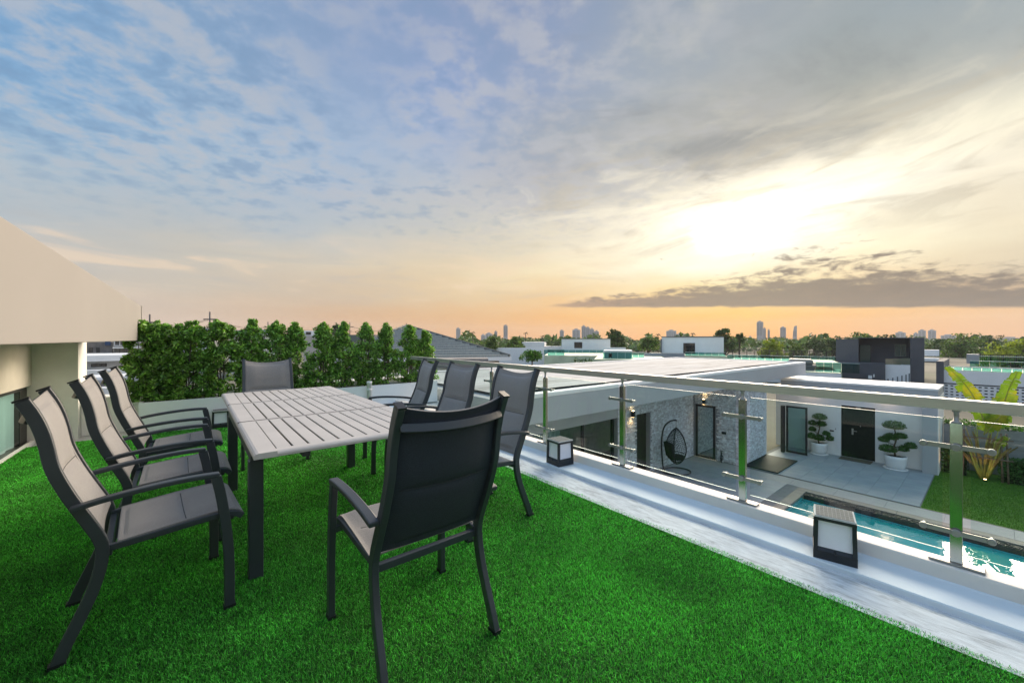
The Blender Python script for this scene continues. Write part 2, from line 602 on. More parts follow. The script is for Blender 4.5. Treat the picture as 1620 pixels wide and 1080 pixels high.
def crown_points(n, clumps, spread):
    """Leaf positions gathered round clump centres: clumps (k,3), spread (k,) or scalar."""
    idx = rng.integers(0, len(clumps), n)
    sp = spread[idx][:, None] if hasattr(spread, '__len__') else spread
    q = rng.normal(size=(n, 3))
    q /= np.linalg.norm(q, axis=1)[:, None]
    q *= rng.uniform(0.25, 1.0, n)[:, None] ** 0.6
    return clumps[idx] + q * sp


# palette ------------------------------------------------------------------
WHITE = mat('white_paint', (0.80, 0.80, 0.80), 0.7, var=0.035, vscale=1.2, bump=0.05, bscale=60, second=(0.62, 0.62, 0.60), second_scale=0.8, second_amt=0.25)
WHITE_ROOF = mat('white_roof_coating', (0.50, 0.50, 0.50), 0.8, spec=0.1, var=0.12, vscale=0.7, bump=0.2, bscale=20, second=(0.27, 0.26, 0.25), second_scale=0.8, second_amt=0.7, stretch=(0.35, 1.6, 1))
LEDGE = mat('ledge_paint', (0.68, 0.76, 0.83), 0.6, spec=0.15, var=0.03, vscale=2.5, bump=0.10, bscale=30, second=(0.58, 0.64, 0.70), second_scale=2.0, second_amt=0.3)
ROUGH_STRIP = mat('weathered_screed', (0.68, 0.71, 0.74), 0.85, var=0.12, vscale=14, bump=0.5, bscale=60, spec=0.2, second=(0.30, 0.31, 0.32), second_scale=9.0, second_amt=0.55, stretch=(2.6, 0.6, 1))
GREY_WALL = mat('grey_wall_paint', (0.30, 0.32, 0.35), 0.75, var=0.05, vscale=1.0, bump=0.05, bscale=60)
DARK_WALL = mat('charcoal_wall_paint', (0.095, 0.098, 0.112), 0.8, var=0.08, vscale=0.6, bump=0.05)
PALE_GREY = mat('pale_grey_render', (0.50, 0.52, 0.54), 0.75, var=0.05, vscale=0.9)
WARM_WALL = mat('warm_white_render', (0.235, 0.224, 0.215), 0.8, var=0.03, vscale=0.8, bump=0.06, bscale=90)
STEEL = mat('brushed_stainless', (0.36, 0.355, 0.345), 0.52, 1.0, var=0.06, vscale=3, stretch=(40, 2, 40), bump=0.06, bscale=30)
STEEL_POST = mat('satin_stainless', (0.50, 0.50, 0.47), 0.16, 1.0, var=0.04, vscale=5)
ANTHRACITE = mat('anthracite_powder_coat', (0.038, 0.046, 0.056), 0.38, var=0.10, vscale=4, bump=0.06, bscale=700, spec=0.5)
TABLE_TOP = mat('warm_grey_aluminium', (0.51, 0.485, 0.47), 0.48, var=0.05, vscale=3, bump=0.04, bscale=300, spec=0.5)
BLACK = mat('black_plastic', (0.014, 0.016, 0.022), 0.38, var=0.2, vscale=20)
GROOVE = mat('groove_shadow_paint', (0.012, 0.011, 0.010), 1.0, spec=0.0)  # matte black stands in for the shade in the table's gaps
HAND = mat('satin_handrail', (0.56, 0.53, 0.48), 0.42, 0.75, var=0.06, vscale=3, stretch=(40, 2, 40), bump=0.05, bscale=30)
BLACK_METAL = mat('black_metal', (0.016, 0.017, 0.019), 0.45, var=0.2)
DARK_GLASS = mat('dark_window_glass', (0.012, 0.016, 0.018), 0.04, var=0.1, spec=0.9)
GLASS = glass_mat('clear_glass', (0.90, 0.955, 0.945), 1.0, 1.45)
TEAL_GLASS = glass_mat('green_balustrade_glass', (0.42, 0.68, 0.66), 0.7, 1.5)
DOOR_GLASS = glass_mat('door_glass', (0.80, 0.90, 0.90), 0.6, 1.5)
MIRROR_GLASS = mat('coated_mirror_glass', (0.50, 0.56, 0.54), 0.03, 1.0, var=0.03)
SOIL = mat('planter_soil', (0.05, 0.036, 0.025), 0.95, var=0.4, vscale=30, bump=0.6)
BARK = mat('bark', (0.11, 0.085, 0.06), 0.9, var=0.3, vscale=14, bump=0.6, bscale=40)


def smooth_path(pts, n=40):
    P = [Vector(p) for p in pts]
    P = [P[0] * 2 - P[1]] + P + [P[-1] * 2 - P[-2]]
    dense = []
    for i in range(1, len(P) - 2):
        for j in range(12):
            t = j / 12
            a, b, c, d = P[i - 1], P[i], P[i + 1], P[i + 2]
            dense.append(0.5 * (2 * b + (c - a) * t + (2 * a - 5 * b + 4 * c - d) * t * t + (3 * b - a - 3 * c + d) * t ** 3))
    dense.append(P[-2])
    L = [0]
    for i in range(1, len(dense)):
        L.append(L[-1] + (dense[i] - dense[i - 1]).length)
    out = []
    k = 0
    for i in range(n + 1):
        s = L[-1] * i / n
        while k < len(L) - 2 and L[k + 1] < s:
            k += 1
        f = (s - L[k]) / max(L[k + 1] - L[k], 1e-9)
        out.append(dense[k].lerp(dense[k + 1], min(max(f, 0), 1)))
    return out


# ================================================================== ground
GZ = -3.75      # lowest ground
PZ = -3.65      # courtyard paving
EARTH = mat('dry_ground', (0.16, 0.15, 0.11), 0.95, var=0.3, vscale=0.05, second=(0.07, 0.10, 0.04), second_scale=0.02, second_amt=0.8)
g = MB()
for x0, y0, x1, y1 in ((-1200, -1200, 9.4, 1200), (15.5, -1200, 1200, 1200), (9.4, 4.1, 15.5, 1200), (9.4, -1200, 15.5, -9.1)):
    g.add([(x0, y0, GZ), (x1, y0, GZ), (x1, y1, GZ), (x0, y1, GZ)], [(0, 1, 2, 3)])      # open where the pool is
g = g.build('ground', EARTH)
tag(g, 'flat ground reaching to the horizon', kind='structure')

# ================================================================== terrace
TER = MB().box(-6.0, -6.0, -0.30, 3.36, 8.45, -0.045).box(3.3605, 7.2, -0.30, 4.32, 8.45, -0.045)
tag(TER.build('terrace_slab', PALE_GREY), 'roof terrace slab under the artificial grass', kind='structure')
# outer face of the storey below the terrace
tag(MB().box(-6.0, -6.0, GZ - 0.02, 3.30, 8.40, -0.302).box(3.3005, 7.25, GZ - 0.02, 4.28, 8.40, -0.302).build('storey_wall', WHITE), 'white storey below the roof terrace', kind='structure')
TURF = mat('turf_backing', (0.020, 0.10, 0.014), 0.95, var=0.35, vscale=40, bump=0.8, bscale=200)
tag(MB().box(-1.66, -6.0, -0.043, 2.655, 7.74, -0.022).build('turf_base', TURF), 'backing of the artificial grass', kind='structure')
strip = MB()
strip.grid(lambda u, v: (2.60 + 0.345 * u, -6 + 14.2 * v, -0.014 - 0.010 * max(0.0, (u - 0.72) / 0.28) + 0.003 * math.sin(9 * v * 14) * u), 12, 160, smooth=True)
tag(strip.build('screed_strip', ROUGH_STRIP), 'rough white screed strip beside the artificial grass', kind='structure')
led = MB()
# ledge with a slightly dished floor, turned up at the curb
prof = [(2.945, -0.06), (2.945, 0.006), (2.951, 0.013), (2.975, 0.013), (3.10, 0.009), (3.190, 0.010), (3.210, 0.015), (3.218, 0.024), (3.218, -0.06)]
led.prism(prof[::-1], -6.0, 8.2, axis='y')
tag(led.build('gutter_ledge', LEDGE, autosmooth=20), 'smooth bluish white gutter ledge along the roof edge', kind='structure')
CURB = mat('curb_paint', (0.74, 0.71, 0.67), 0.6, var=0.05, vscale=1.5, bump=0.1, bscale=50, second=(0.55, 0.52, 0.50), second_scale=1.2, second_amt=0.3)
tag(MB().box(3.219, -6.0, -0.06, 3.365, 8.2, 0.10).build('curb', CURB, bevel=0.012, segs=3), 'low painted curb carrying the railing posts', kind='structure')

# parapet at the hedge end
tag(MB().box(-1.24, 8.25, -0.044, 4.32, 8.62, 0.50).build('parapet_wall', WHITE, bevel=0.01), 'low white parapet wall behind the hedge planter', 'wall')

# artificial grass blades
GRASS = mat('artificial_grass', (0.070, 0.40, 0.044), 0.6, var=0.30, vscale=1.3, attr='tint', attr_amt=0.80, transl=0.25, spec=0.3, second=(0.036, 0.27, 0.026), second_scale=2.6, second_amt=0.55)


def grass():
    vs, tint = [], []
    x0, x1, y0, y1 = -1.64, 2.66, -1.0, 7.72
    # a base grid thinned with distance
    N = 1_950_000
    p = np.stack([rng.uniform(x0, x1, N), rng.uniform(y0, y1, N)], 1)
    dep = p @ np.array([FWD.x, FWD.y])
    lat = np.abs(p @ np.array([RGT.x, RGT.y]))
    keep = (dep > 1.15) & (lat < dep * 1.36 + 0.35)
    p, dep = p[keep], dep[keep]
    keep = rng.uniform(0, 1, len(p)) < np.clip((2.4 / dep) ** 1.7, 0, 1)
    p, dep = p[keep], dep[keep]
    n = len(p)
    edge = 0.004 * np.sin(p[:, 1] * 31) + 0.003 * np.sin(p[:, 1] * 83)
    ok = p[:, 0] < 2.645 + edge
    p, dep = p[ok], dep[ok]
    n = len(p)
    patch = 0.5 + 0.5 * np.sin(p[:, 0] * 3.1 + 1.3 * np.sin(p[:, 1] * 2.3)) * np.sin(p[:, 1] * 2.7 + 1.1 * np.sin(p[:, 0] * 3.7))
    h = rng.uniform(0.010, 0.019, n) * (0.86 + 0.26 * patch)
    lean = rng.uniform(0.25, 1.15, n) * h
    flow = 1.2 * np.sin(p[:, 0] * 1.7) + 1.4 * np.cos(p[:, 1] * 1.1)
    a = np.where(rng.uniform(0, 1, n) < 0.10, flow + rng.normal(0, 0.7, n), rng.uniform(0, 2 * PI, n))
    w = 0.0014 * np.clip(dep / 2.0, 1, 3.2) ** 0.9 * rng.uniform(0.8, 1.25, n)
    ca, sa = np.cos(a), np.sin(a)
    tw = a + PI / 2 + rng.normal(0, 0.5, n)
    wx, wy = np.cos(tw) * w, np.sin(tw) * w
    z = np.full(n, -0.024)
    b0 = np.stack([p[:, 0] - wx, p[:, 1] - wy, z], 1)
    b1 = np.stack([p[:, 0] + wx, p[:, 1] + wy, z], 1)
    mx, my, mz = p[:, 0] + ca * lean * 0.32, p[:, 1] + sa * lean * 0.32, z + h * 0.62
    m0 = np.stack([mx - wx * 0.85, my - wy * 0.85, mz], 1)
    m1 = np.stack([mx + wx * 0.85, my + wy * 0.85, mz], 1)
    t = np.stack([p[:, 0] + ca * lean, p[:, 1] + sa * lean, z + h], 1)
    v = np.stack([b0, b1, m0, m1, t], 1).reshape(-1, 3)
    i = np.arange(n)[:, None] * 5
    f = np.concatenate([i + np.array([[0, 1, 3]]), i + np.array([[0, 3, 2]]), i + np.array([[2, 3, 4]])], 1).reshape(-1)
    tn = np.clip(rng.normal(0.5, 0.42, n) + 0.10 * (patch - 0.5), 0, 1)
    tn = np.where(rng.uniform(0, 1, n) < 0.06, 1.5, tn)
    o = raw_mesh('artificial_grass', v, f, 3, GRASS, attr=np.repeat(tn, 3), kind='stuff')
    tag(o, 'bright green artificial grass covering the roof terrace')
    return n


N_GRASS = grass()

# ================================================================== railing
rail = thing('glass_railing', 'stainless steel and clear glass railing along the roof edge', 'railing', (3.285, 2.3, 0.0))
RX = 3.285
YS = [-4.222, -3.132, -2.042, -0.952, 0.138, 1.228, 2.318, 3.408, 4.498, 5.588, 6.678]
hr = MB()
hr.box(RX - 0.032, -5.9, 0.957, RX + 0.032, 7.1, 1.017)
hr.build('handrail', HAND, rail, bevel=0.004, world=True)
post0 = None
for yy in YS:
    if post0 is None:
        mb = MB().box(-0.017, -0.024, 0.112, 0.017, 0.024, 0.885)
        post0 = mb.build('post', STEEL_POST, rail, bevel=0.002)
        MB().box(-0.036, -0.105, 0.1005, 0.036, 0.105, 0.114).build('base_plate', STEEL, post0, bevel=0.004)
        nk = MB().lathe([(0.022, 0.885), (0.022, 0.892), (0.011, 0.897), (0.011, 0.944), (0.017, 0.948), (0.017, 0.958)], n=16)
        nk.build('neck', STEEL, post0)
        for zc in (0.755, 0.285):
            c = MB().band([(-0.026, y, zc) for y in (-0.125, 0.125)], (0, 0, 1), 0.026, 0.008)
            for y in (-0.125, 0.125, 0.0):
                for x0_, x1_, r in ((-0.040, -0.022, 0.0170 if y else 0.0200),):
                    pts = [(x0_, y, zc), (x0_ + 0.003, y, zc), (x1_, y, zc)]
                    c.tube(pts, [r * 0.8, r, r], 14)
            for y in (-0.125, 0.125):
                c.tube([(-0.022, y, zc), (0.024, y, zc)], 0.008, 10)
            c.build('glass_clamp', STEEL, post0)
        post0.location = (0, yy - 2.3, 0)
    else:
        dup(post0, loc=(0, yy - 2.3, 0), parent=rail)
pane0 = None
for a, b in zip(YS[:-1], YS[1:]):
    if pane0 is None:
        pane0 = MB().box(-0.005, -(b - a) / 2 + 0.052, 0.165, 0.005, (b - a) / 2 - 0.052, 0.905).build('glass_pane', GLASS, rail)
        EDGE = mat('polished_glass_edge', (0.45, 0.58, 0.56), 0.3, var=0.05, spec=0.5)
        for zc in (0.1655, 0.9045):
            MB().box(-0.0046, -(b - a) / 2 + 0.053, zc - 0.0010, 0.0046, (b - a) / 2 - 0.053, zc + 0.0010).build('pane_edge', EDGE, pane0)
        pane0.location = (0.003, (a + b) / 2 - 2.3, 0)
    else:
        dup(pane0, loc=(0.003, (a + b) / 2 - 2.3, 0), parent=rail)

# ================================================================== table
TX0, TX1, TY0, TY1, TZ = 0.24, 1.36, 2.40, 5.29, 0.758
table = thing('dining_table', 'long extending outdoor dining table with warm grey slatted top and black legs', 'table', (0.8, 3.84, 0.0))
cuts = [(2.40, 3.382), (3.406, 4.358), (4.382, 5.29)]
th = 0.030
EWID = 0.062
for si, (a, b) in enumerate(cuts):
    fr = MB()
    # long sides with a rounded outer nose
    for x_out, sgn in ((TX0, 1), (TX1, -1)):
        nose = [(x_out + sgn * q[0], TZ + q[1]) for q in ((0.002, -0.017), (0.006, -0.009), (0.014, -0.003), (0.026, 0.0))]
        pl = nose + [(x_out + sgn * 0.110, TZ), (x_out + sgn * 0.110, TZ - th), (x_out + sgn * 0.004, TZ - th)]
        if sgn < 0:
            pl = pl[::-1]
        fr.prism(pl, a, b, axis='y')
    if si == 0:
        pl = [(a + 0.002, TZ - 0.017), (a + 0.006, TZ - 0.009), (a + 0.014, TZ - 0.003), (a + 0.026, TZ), (a + EWID, TZ), (a + EWID, TZ - th), (a + 0.004, TZ - th)]
        fr.prism(pl, TX0 + 0.1105, TX1 - 0.1105, axis='x')
        fr.box(TX0 + 0.1105, b - 0.022, TZ - th, TX1 - 0.1105, b, TZ)
        ins = (a + EWID, b - 0.022)
    elif si == 2:
        pl = [(b - q[0], TZ + q[1]) for q in ((0.002, -0.017), (0.006, -0.009), (0.014, -0.003), (0.026, 0.0), (EWID, 0.0), (EWID, -th), (0.004, -th))][::-1]
        fr.prism(pl, TX0 + 0.1105, TX1 - 0.1105, axis='x')
        fr.box(TX0 + 0.1105, a, TZ - th, TX1 - 0.1105, a + 0.022, TZ)
        ins = (a + 0.022, b - EWID)
    else:
        fr.box(TX0 + 0.1105, a, TZ - th, TX1 - 0.1105, a + 0.022, TZ)
        fr.box(TX0 + 0.1105, b - 0.022, TZ - th, TX1 - 0.1105, b, TZ)
        ins = (a + 0.022, b - 0.022)
    fr.build('top_frame', TABLE_TOP, table, world=True)
    MB().box(TX0 + 0.111, ins[0] + 0.0005, TZ - 0.013, TX1 - 0.111, ins[1] - 0.0005, TZ - 0.0085).build('groove_shade_panel', GROOVE, table, world=True)
    nsl = 11
    wx = (TX1 - TX0 - 0.22) / nsl
    s0 = None
    for i in range(nsl):
        xc = TX0 + 0.11 + wx * (i + 0.5)
        yc = (ins[0] + ins[1]) / 2
        if s0 is None:
            hw, hl = wx / 2 - 0.0052, (ins[1] - ins[0]) / 2 - 0.0004
            s0 = MB().box(-hw, -hl, -0.008, hw, hl, 0).build('slat', TABLE_TOP, table, bevel=0.0016, segs=1)
            s0.location = (xc - 0.8, yc - 3.84, TZ)
        else:
            c = dup(s0, parent=table)
            c.location = (xc - 0.8, yc - 3.84, TZ - random.uniform(0, 0.0006))
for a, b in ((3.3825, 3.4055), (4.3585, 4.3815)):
    MB().box(TX0 + 0.010, a, TZ - 0.022, TX1 - 0.010, b, TZ - 0.0010).build('joint_shade_strip', GROOVE, table, world=True)
ap = MB()
ap.box(0.255, 2.66, 0.655, 0.305, 4.42, 0.7215)
ap.box(1.295, 2.66, 0.655, 1.345, 4.42, 0.7215)
ap.box(0.3055, 2.68, 0.655, 1.2945, 2.715, 0.7215)
ap.box(0.3055, 4.33, 0.655, 1.2945, 4.365, 0.7215)
for x in (0.50, 1.08):
    ap.box(x - 0.02, 2.45, 0.690, x + 0.02, 5.24, 0.7210)
ap.build('apron', ANTHRACITE, table, world=True)
lg = None
for x, y in ((0.283, 2.70), (1.317, 2.70), (0.283, 4.36), (1.317, 4.36)):
    if lg is None:
        lg = MB().box(-0.036, -0.036, -0.022, 0.036, 0.036, 0.6548).build('leg', ANTHRACITE, table, bevel=0.004)
        lg.location = (x - 0.8, y - 3.84, 0)
    else:
        dup(lg, loc=(x - 0.8, y - 3.84, 0), parent=table)

# ================================================================== chairs
FABRIC = mat('slate_sling_fabric', (0.262, 0.252, 0.248), 0.85, var=0.16, vscale=280, bump=0.35, bscale=900, spec=0.25, sheen=0.25)
OFF = 0.29     # rear feet stand this far behind the chair's centre


def make_chair():
    root = thing('armchair', '', 'chair')
    bp = smooth_path([(0, s - OFF, z) for s, z in ((0, -0.012), (0.030, 0.07), (0.062, 0.145), (0.104, 0.255), (0.128, 0.355), (0.133, 0.435), (0.118, 0.490), (0.094, 0.545), (0.040, 0.665), (0.003, 0.760), (-0.016, 0.825), (-0.028, 0.900), (-0.042, 0.967), (-0.064, 1.035), (-0.094, 1.100))], 44)

    def half(z):
        return 0.264 - 0.022 * min(max((z - 0.0) / 1.1, 0), 1)
    for sg in (-1, 1):
        pth = [(sg * half(p.z), p.y, p.z) for p in bp]
        bpst = MB().band(pth, (1, 0, 0), 0.030, 0.044).build('back_post', ANTHRACITE, root, bevel=0.004)
        t = MB().obox((sg * half(1.1), bp[-1].y - 0.002, bp[-1].z + 0.004), (0.0165, 0.024, 0.004), Matrix.Rotation(R_(22), 3, 'X'))
        t.build('end_cap', BLACK, bpst)
        MB().obox((sg * 0.264, 0.0 - OFF + 0.002, -0.008), (0.018, 0.026, 0.008)).build('foot_cap', BLACK, bpst)
        # armrest and front leg
        ar = smooth_path([(sg * x, s - OFF, z) for x, s, z in ((0.287, 0.040, 0.632), (0.291, 0.15, 0.652), (0.297, 0.30, 0.668), (0.303, 0.44, 0.6735), (0.305, 0.545, 0.669))], 16)
        MB().band(ar, (1, 0, 0), 0.042, 0.022).build('armrest', ANTHRACITE, root, bevel=0.005)
        fl = smooth_path([(sg * 0.305, s - OFF, z) for s, z in ((0.531, 0.660), (0.549, 0.57), (0.566, 0.45), (0.579, 0.32), (0.585, 0.20), (0.586, -0.012))], 18)
        fleg = MB().band(fl, (1, 0, 0), 0.030, 0.044).build('front_leg', ANTHRACITE, root, bevel=0.004)
        MB().obox((sg * 0.305, 0.586 - OFF, -0.008), (0.018, 0.025, 0.008)).build('foot_cap', BLACK, fleg)
        sr = smooth_path([(sg * x, s - OFF, z) for x, s, z in ((0.246, 0.140, 0.418), (0.252, 0.30, 0.430), (0.258, 0.45, 0.443), (0.262, 0.57, 0.447), (0.263, 0.625, 0.436), (0.263, 0.648, 0.418))], 18)
        MB().band(sr, (1, 0, 0), 0.024, 0.030).build('seat_rail', ANTHRACITE, root, bevel=0.004)
        MB().band([(sg * 0.262, 0.561 - OFF, 0.425), (sg * 0.292, 0.561 - OFF, 0.425)], (0, 1, 0), 0.03, 0.026).build('bracket', ANTHRACITE, root)
    cr = MB().band([(x, 0.150 - OFF, 0.398) for x in (-0.247, 0.247)], (0, 1, 0), 0.026, 0.034)
    cr.build('rear_crossbar', ANTHRACITE, root, bevel=0.004)
    MB().band([(x, 0.60 - OFF, 0.418) for x in (-0.250, 0.250)], (0, 1, 0), 0.026, 0.024).build('front_crossbar', ANTHRACITE, root, bevel=0.004)
    tb = [(x, -0.078 - OFF - 0.040 * (1 - (x / 0.235) ** 2), 1.018 - 0.010 * (1 - (x / 0.235) ** 2)) for x in np.linspace(-0.235, 0.235, 15)]
    MB().band(tb, (0, 0.42, 1), 0.034, 0.016).build('top_crossbar', ANTHRACITE, root, bevel=0.003)

    # padded sling back: path from just above the seat up to the top
    up = [p for p in bp if p.z > 0.455]
    up = smooth_path([(p.x, p.y + 0.012, p.z) for p in up], 40)

    def frame_at(path, v):
        q = v * (len(path) - 1)
        i = min(int(q), len(path) - 2)
        p = path[i].lerp(path[i + 1], q - i)
        t = (path[min(i + 2, len(path) - 1)] - path[max(i - 1, 0)]).normalized()
        return p, t

    SEAM = 28 / 60

    def pad(u, v, seam):
        w = abs(2 * u - 1)
        e = min(1.0, max(0.0, (0.86 - w) / 0.30)) ** 0.55
        a = (v - 0.05) / (seam - 0.05) if v < seam else (v - seam) / (0.93 - seam)
        if v < 0.05 or v > 0.93:
            a = 0
        q = max(0.0, math.sin(PI * min(max(a, 0), 1))) ** 0.34
        return e * q * min(1.0, abs(v - seam) / 0.045) ** 0.5

    def sling(path, hw, seam, sag, amp, thick, face, topdip=0.0):
        def fn(v, u):
            p, t = frame_at(path, v)
            nrm = Vector((0, -t.z, t.y))
            if nrm.y * face[0] + nrm.z * face[1] < 0:
                nrm = -nrm
            w = 2 * u - 1
            bow = (1 - w * w)
            pos = p + Vector((w * hw, 0, 0)) - nrm * (sag(v) * bow)
            if v > 0.8:
                pos = pos - t * (topdip * bow * (v - 0.8) / 0.2)
            return pos, nrm, pad(u, v, seam)
        mb = MB()
        nv, nu = 60, 24
        mb.grid(lambda v, u: (lambda r: r[0] + r[1] * (thick + amp * r[2]))(fn(v, u)), nv, nu)
        o = len(mb.v)
        mb.grid(lambda v, u: (lambda r: r[0] - r[1] * (thick + amp * 0.55 * r[2]))(fn(v, u)), nv, nu)
        for i in range(nv):
            for j in (0, nu):
                a, b = i * (nu + 1) + j, (i + 1) * (nu + 1) + j
                mb.f.append((a, b, b + o, a + o))
                mb.s.append(False)
        for i in (0, nv):
            for j in range(nu):
                a, b = i * (nu + 1) + j, i * (nu + 1) + j + 1
                mb.f.append((a, b, b + o, a + o))
                mb.s.append(False)
        return mb
    REV = mat('dark_reverse_mesh', (0.032, 0.040, 0.055), 0.8, var=0.22, vscale=260, bump=0.4, bscale=900, spec=0.3)

    def rev(v, u):
        p, t = frame_at(up, v)
        nrm = Vector((0, -t.z, t.y))
        w = 2 * u - 1
        bow = 1 - w * w
        q = p + Vector((w * 0.243, 0, 0)) - Vector((0, t.z, -t.y)) * ((0.010 + 0.030 * v) * bow)
        if v > 0.8:
            q = q - t * (0.022 * bow * (v - 0.8) / 0.2)
        return q + nrm * (0.0070 + 0.0150 * pad(u, v, SEAM))
    MB().grid(rev, 60, 24).build('reverse_panel', REV, root)
    bk = sling(up, 0.240, SEAM, lambda v: 0.010 + 0.030 * v, 0.024, 0.003, (1, 0), 0.022).build('backrest', FABRIC, root)
    WELT = mat('seam_stitching', (0.26, 0.25, 0.245), 0.8, var=0.1)
    for sg in (-1, 1):
        ln = []
        for i in range(3, 41):
            v = i / 44
            p, t = frame_at(up, v)
            nrm = Vector((0, t.z, -t.y)) if t.z > 0 else Vector((0, -t.z, t.y))
            w = sg * 0.885
            ln.append(p + Vector((w * 0.240, 0, 0)) - nrm * ((0.010 + 0.030 * v) * (1 - w * w)) + nrm * 0.0042)
        MB().tube(ln, 0.0016, 5).build('stitching', WELT, bk)
    SEAMM = mat('seam_shadow_thread', (0.05, 0.052, 0.058), 0.9)  # dark colour puts the shade of the padding crease along the seam
    p, t = frame_at(up, SEAM)
    for nm, sgn, off in (('seam', 1, 0.0032), ('rear_seam', -1, 0.0075)):
        nrm = Vector((0, t.z, -t.y)) * sgn
        sg_ = 0.010 + 0.030 * SEAM
        MB().tube([p + Vector((w * 0.240, 0, 0)) - Vector((0, t.z, -t.y)) * (sg_ * (1 - w * w)) + nrm * off for w in np.linspace(-0.84, 0.84, 17)], 0.0024, 6).build(nm, SEAMM if sgn > 0 else BLACK, bk)
    sp = smooth_path([(0, s - OFF, z) for s, z in ((0.178, 0.436), (0.30, 0.448), (0.45, 0.461), (0.57, 0.466), (0.628, 0.454), (0.652, 0.430))], 30)
    st = sling(sp, 0.256, 0.50, lambda v: 0.020 * math.sin(PI * min(1, v * 1.05)), 0.018, 0.003, (0, 1)).build('seat', FABRIC, root)
    p, t = frame_at(sp, 0.5)
    MB().tube([p + Vector((w * 0.256, 0, 0)) + Vector((0, 0, 0.0030 - 0.020 * math.sin(PI * 0.525) * (1 - w * w))) for w in np.linspace(-0.84, 0.84, 17)], 0.0022, 6).build('seam', SEAMM, st)
    return root


chair = make_chair()
GC = 'armchairs round the outdoor table'
chairs = [
    # centre x, y, heading of the seat (0 = towards +Y), label
    ((-0.170, 2.755), -86, 'taupe padded sling armchair on the house side, farthest of three from the hedge'),
    ((-0.155, 3.625), -89, 'taupe padded sling armchair on the house side, between two others like it'),
    ((-0.150, 4.575), -91, 'taupe padded sling armchair on the house side of the table, closest to the planter'),
    ((0.833, 1.765), 0, 'dark sling armchair at the open end of the table, its curved back bar showing'),
    ((1.745, 2.545), 90, 'slate padded sling armchair beside the small lantern on the ledge'),
    ((1.745, 3.385), 90, 'slate padded sling armchair on the railing side, between two others'),
    ((1.770, 4.215), 79, 'slate padded sling armchair on the railing side, turned slightly, closest to the hedge'),
    ((0.712, 5.235), 180, 'slate padded sling armchair at the table end in front of the hedge'),
]
for i, ((x, y), h, lab) in enumerate(chairs):
    c = chair if i == 0 else dup(chair)
    c.location = (x, y, 0)
    c.rotation_euler = (0, 0, R_(h))
    tag(c, lab, 'chair', GC)


# ================================================================== solar lanterns
FROST = mat('frosted_lantern_pane', (0.82, 0.80, 0.88), 0.30, var=0.03, spec=0.5)
SOLAR = mat('solar_cells', (0.15, 0.15, 0.155), 0.7, var=0.12, vscale=60, spec=0.1)
SOLAR_LINE = mat('solar_grid_lines', (0.36, 0.36, 0.36), 0.8, spec=0.1)


def make_lantern():
    r = thing('solar_lantern', '', 'lantern')
    B, T, H = 0.104, 0.099, 0.258      # half widths at foot and head, height

    def hw(z):
        return B + (T - B) * z / H
    base = MB()
    base.prism([(-B, -B), (B, -B), (B, B), (-B, B)], 0.0, 0.052)
    base.build('base', BLACK, r, bevel=0.003)
    sl = MB()
    z0, z1 = 0.0525, 0.082
    for q in range(4):
        R4 = Matrix.Rotation(q * PI / 2, 3, 'Z')
        a, b = hw(z0) - 0.001, hw(z1) - 0.030
        sl.add([R4 @ Vector(p) for p in ((-a, -a, z0), (a, -a, z0), (b, -b, z1), (-b, -b, z1))], [(0, 1, 2, 3)])
    sl.build('base_slope', BLACK, r)
    for sx in (-1, 1):
        for sy in (-1, 1):
            fr = MB()
            w = 0.021
            b0, b1 = hw(0.0525), hw(0.232)
            vs = []
            for bb, z in ((b0, 0.0525), (b1, 0.232)):
                vs += [(sx * bb, sy * bb, z), (sx * (bb - w), sy * bb, z), (sx * (bb - w), sy * (bb - w), z), (sx * bb, sy * (bb - w), z)]
            fs = [(0, 1, 5, 4), (1, 2, 6, 5), (2, 3, 7, 6), (3, 0, 4, 7)]
            fr.add(vs, fs if sx * sy > 0 else [q[::-1] for q in fs])
            fr.build('corner_post', BLACK, r)
    hd = MB().prism([(-0.1005, -0.1005), (0.1005, -0.1005), (0.1005, 0.1005), (-0.1005, 0.1005)], 0.2325, 0.2505)
    hd.build('head', BLACK, r, bevel=0.002)
    p = MB().box(-0.098, -0.098, 0.2508, 0.098, 0.098, 0.2605).build('solar_panel', mat('panel_rim', (0.55, 0.55, 0.55), 0.8, spec=0.1), r)
    MB().box(-0.090, -0.090, 0.2607, 0.090, 0.090, 0.2625).build('solar_cell', SOLAR, p)
    gl = MB()
    for i in range(1, 9):
        x = -0.090 + 0.180 * i / 9
        gl.box(x - 0.0008, -0.089, 0.2626, x + 0.0008, 0.089, 0.2632)
    for i in range(1, 5):
        y = -0.090 + 0.180 * i / 5
        gl.box(-0.089, y - 0.0006, 0.2633, 0.089, y + 0.0006, 0.2638)
    gl.build('grid_lines', SOLAR_LINE, p)
    for q in range(4):
        R4 = Matrix.Rotation(q * PI / 2, 3, 'Z')
        a, b = hw(0.070) - 0.016, hw(0.232) - 0.016
        mb = MB().add([R4 @ Vector(v) for v in ((-a + 0.004, -a, 0.070), (a - 0.004, -a, 0.070), (b - 0.004, -b, 0.2324), (-b + 0.004, -b, 0.2324))], [(0, 1, 2, 3)])
        o = mb.build('pane', FROST, r)
        md = o.modifiers.new('thick', 'SOLIDIFY')
        md.thickness = 0.004
    bt = MB().tube([(0, -B - 0.004, 0.054), (0, -B + 0.02, 0.060)], 0.006, 10)
    bt.build('button', mat('button_black', (0.008, 0.008, 0.009), 0.2), r)
    return r


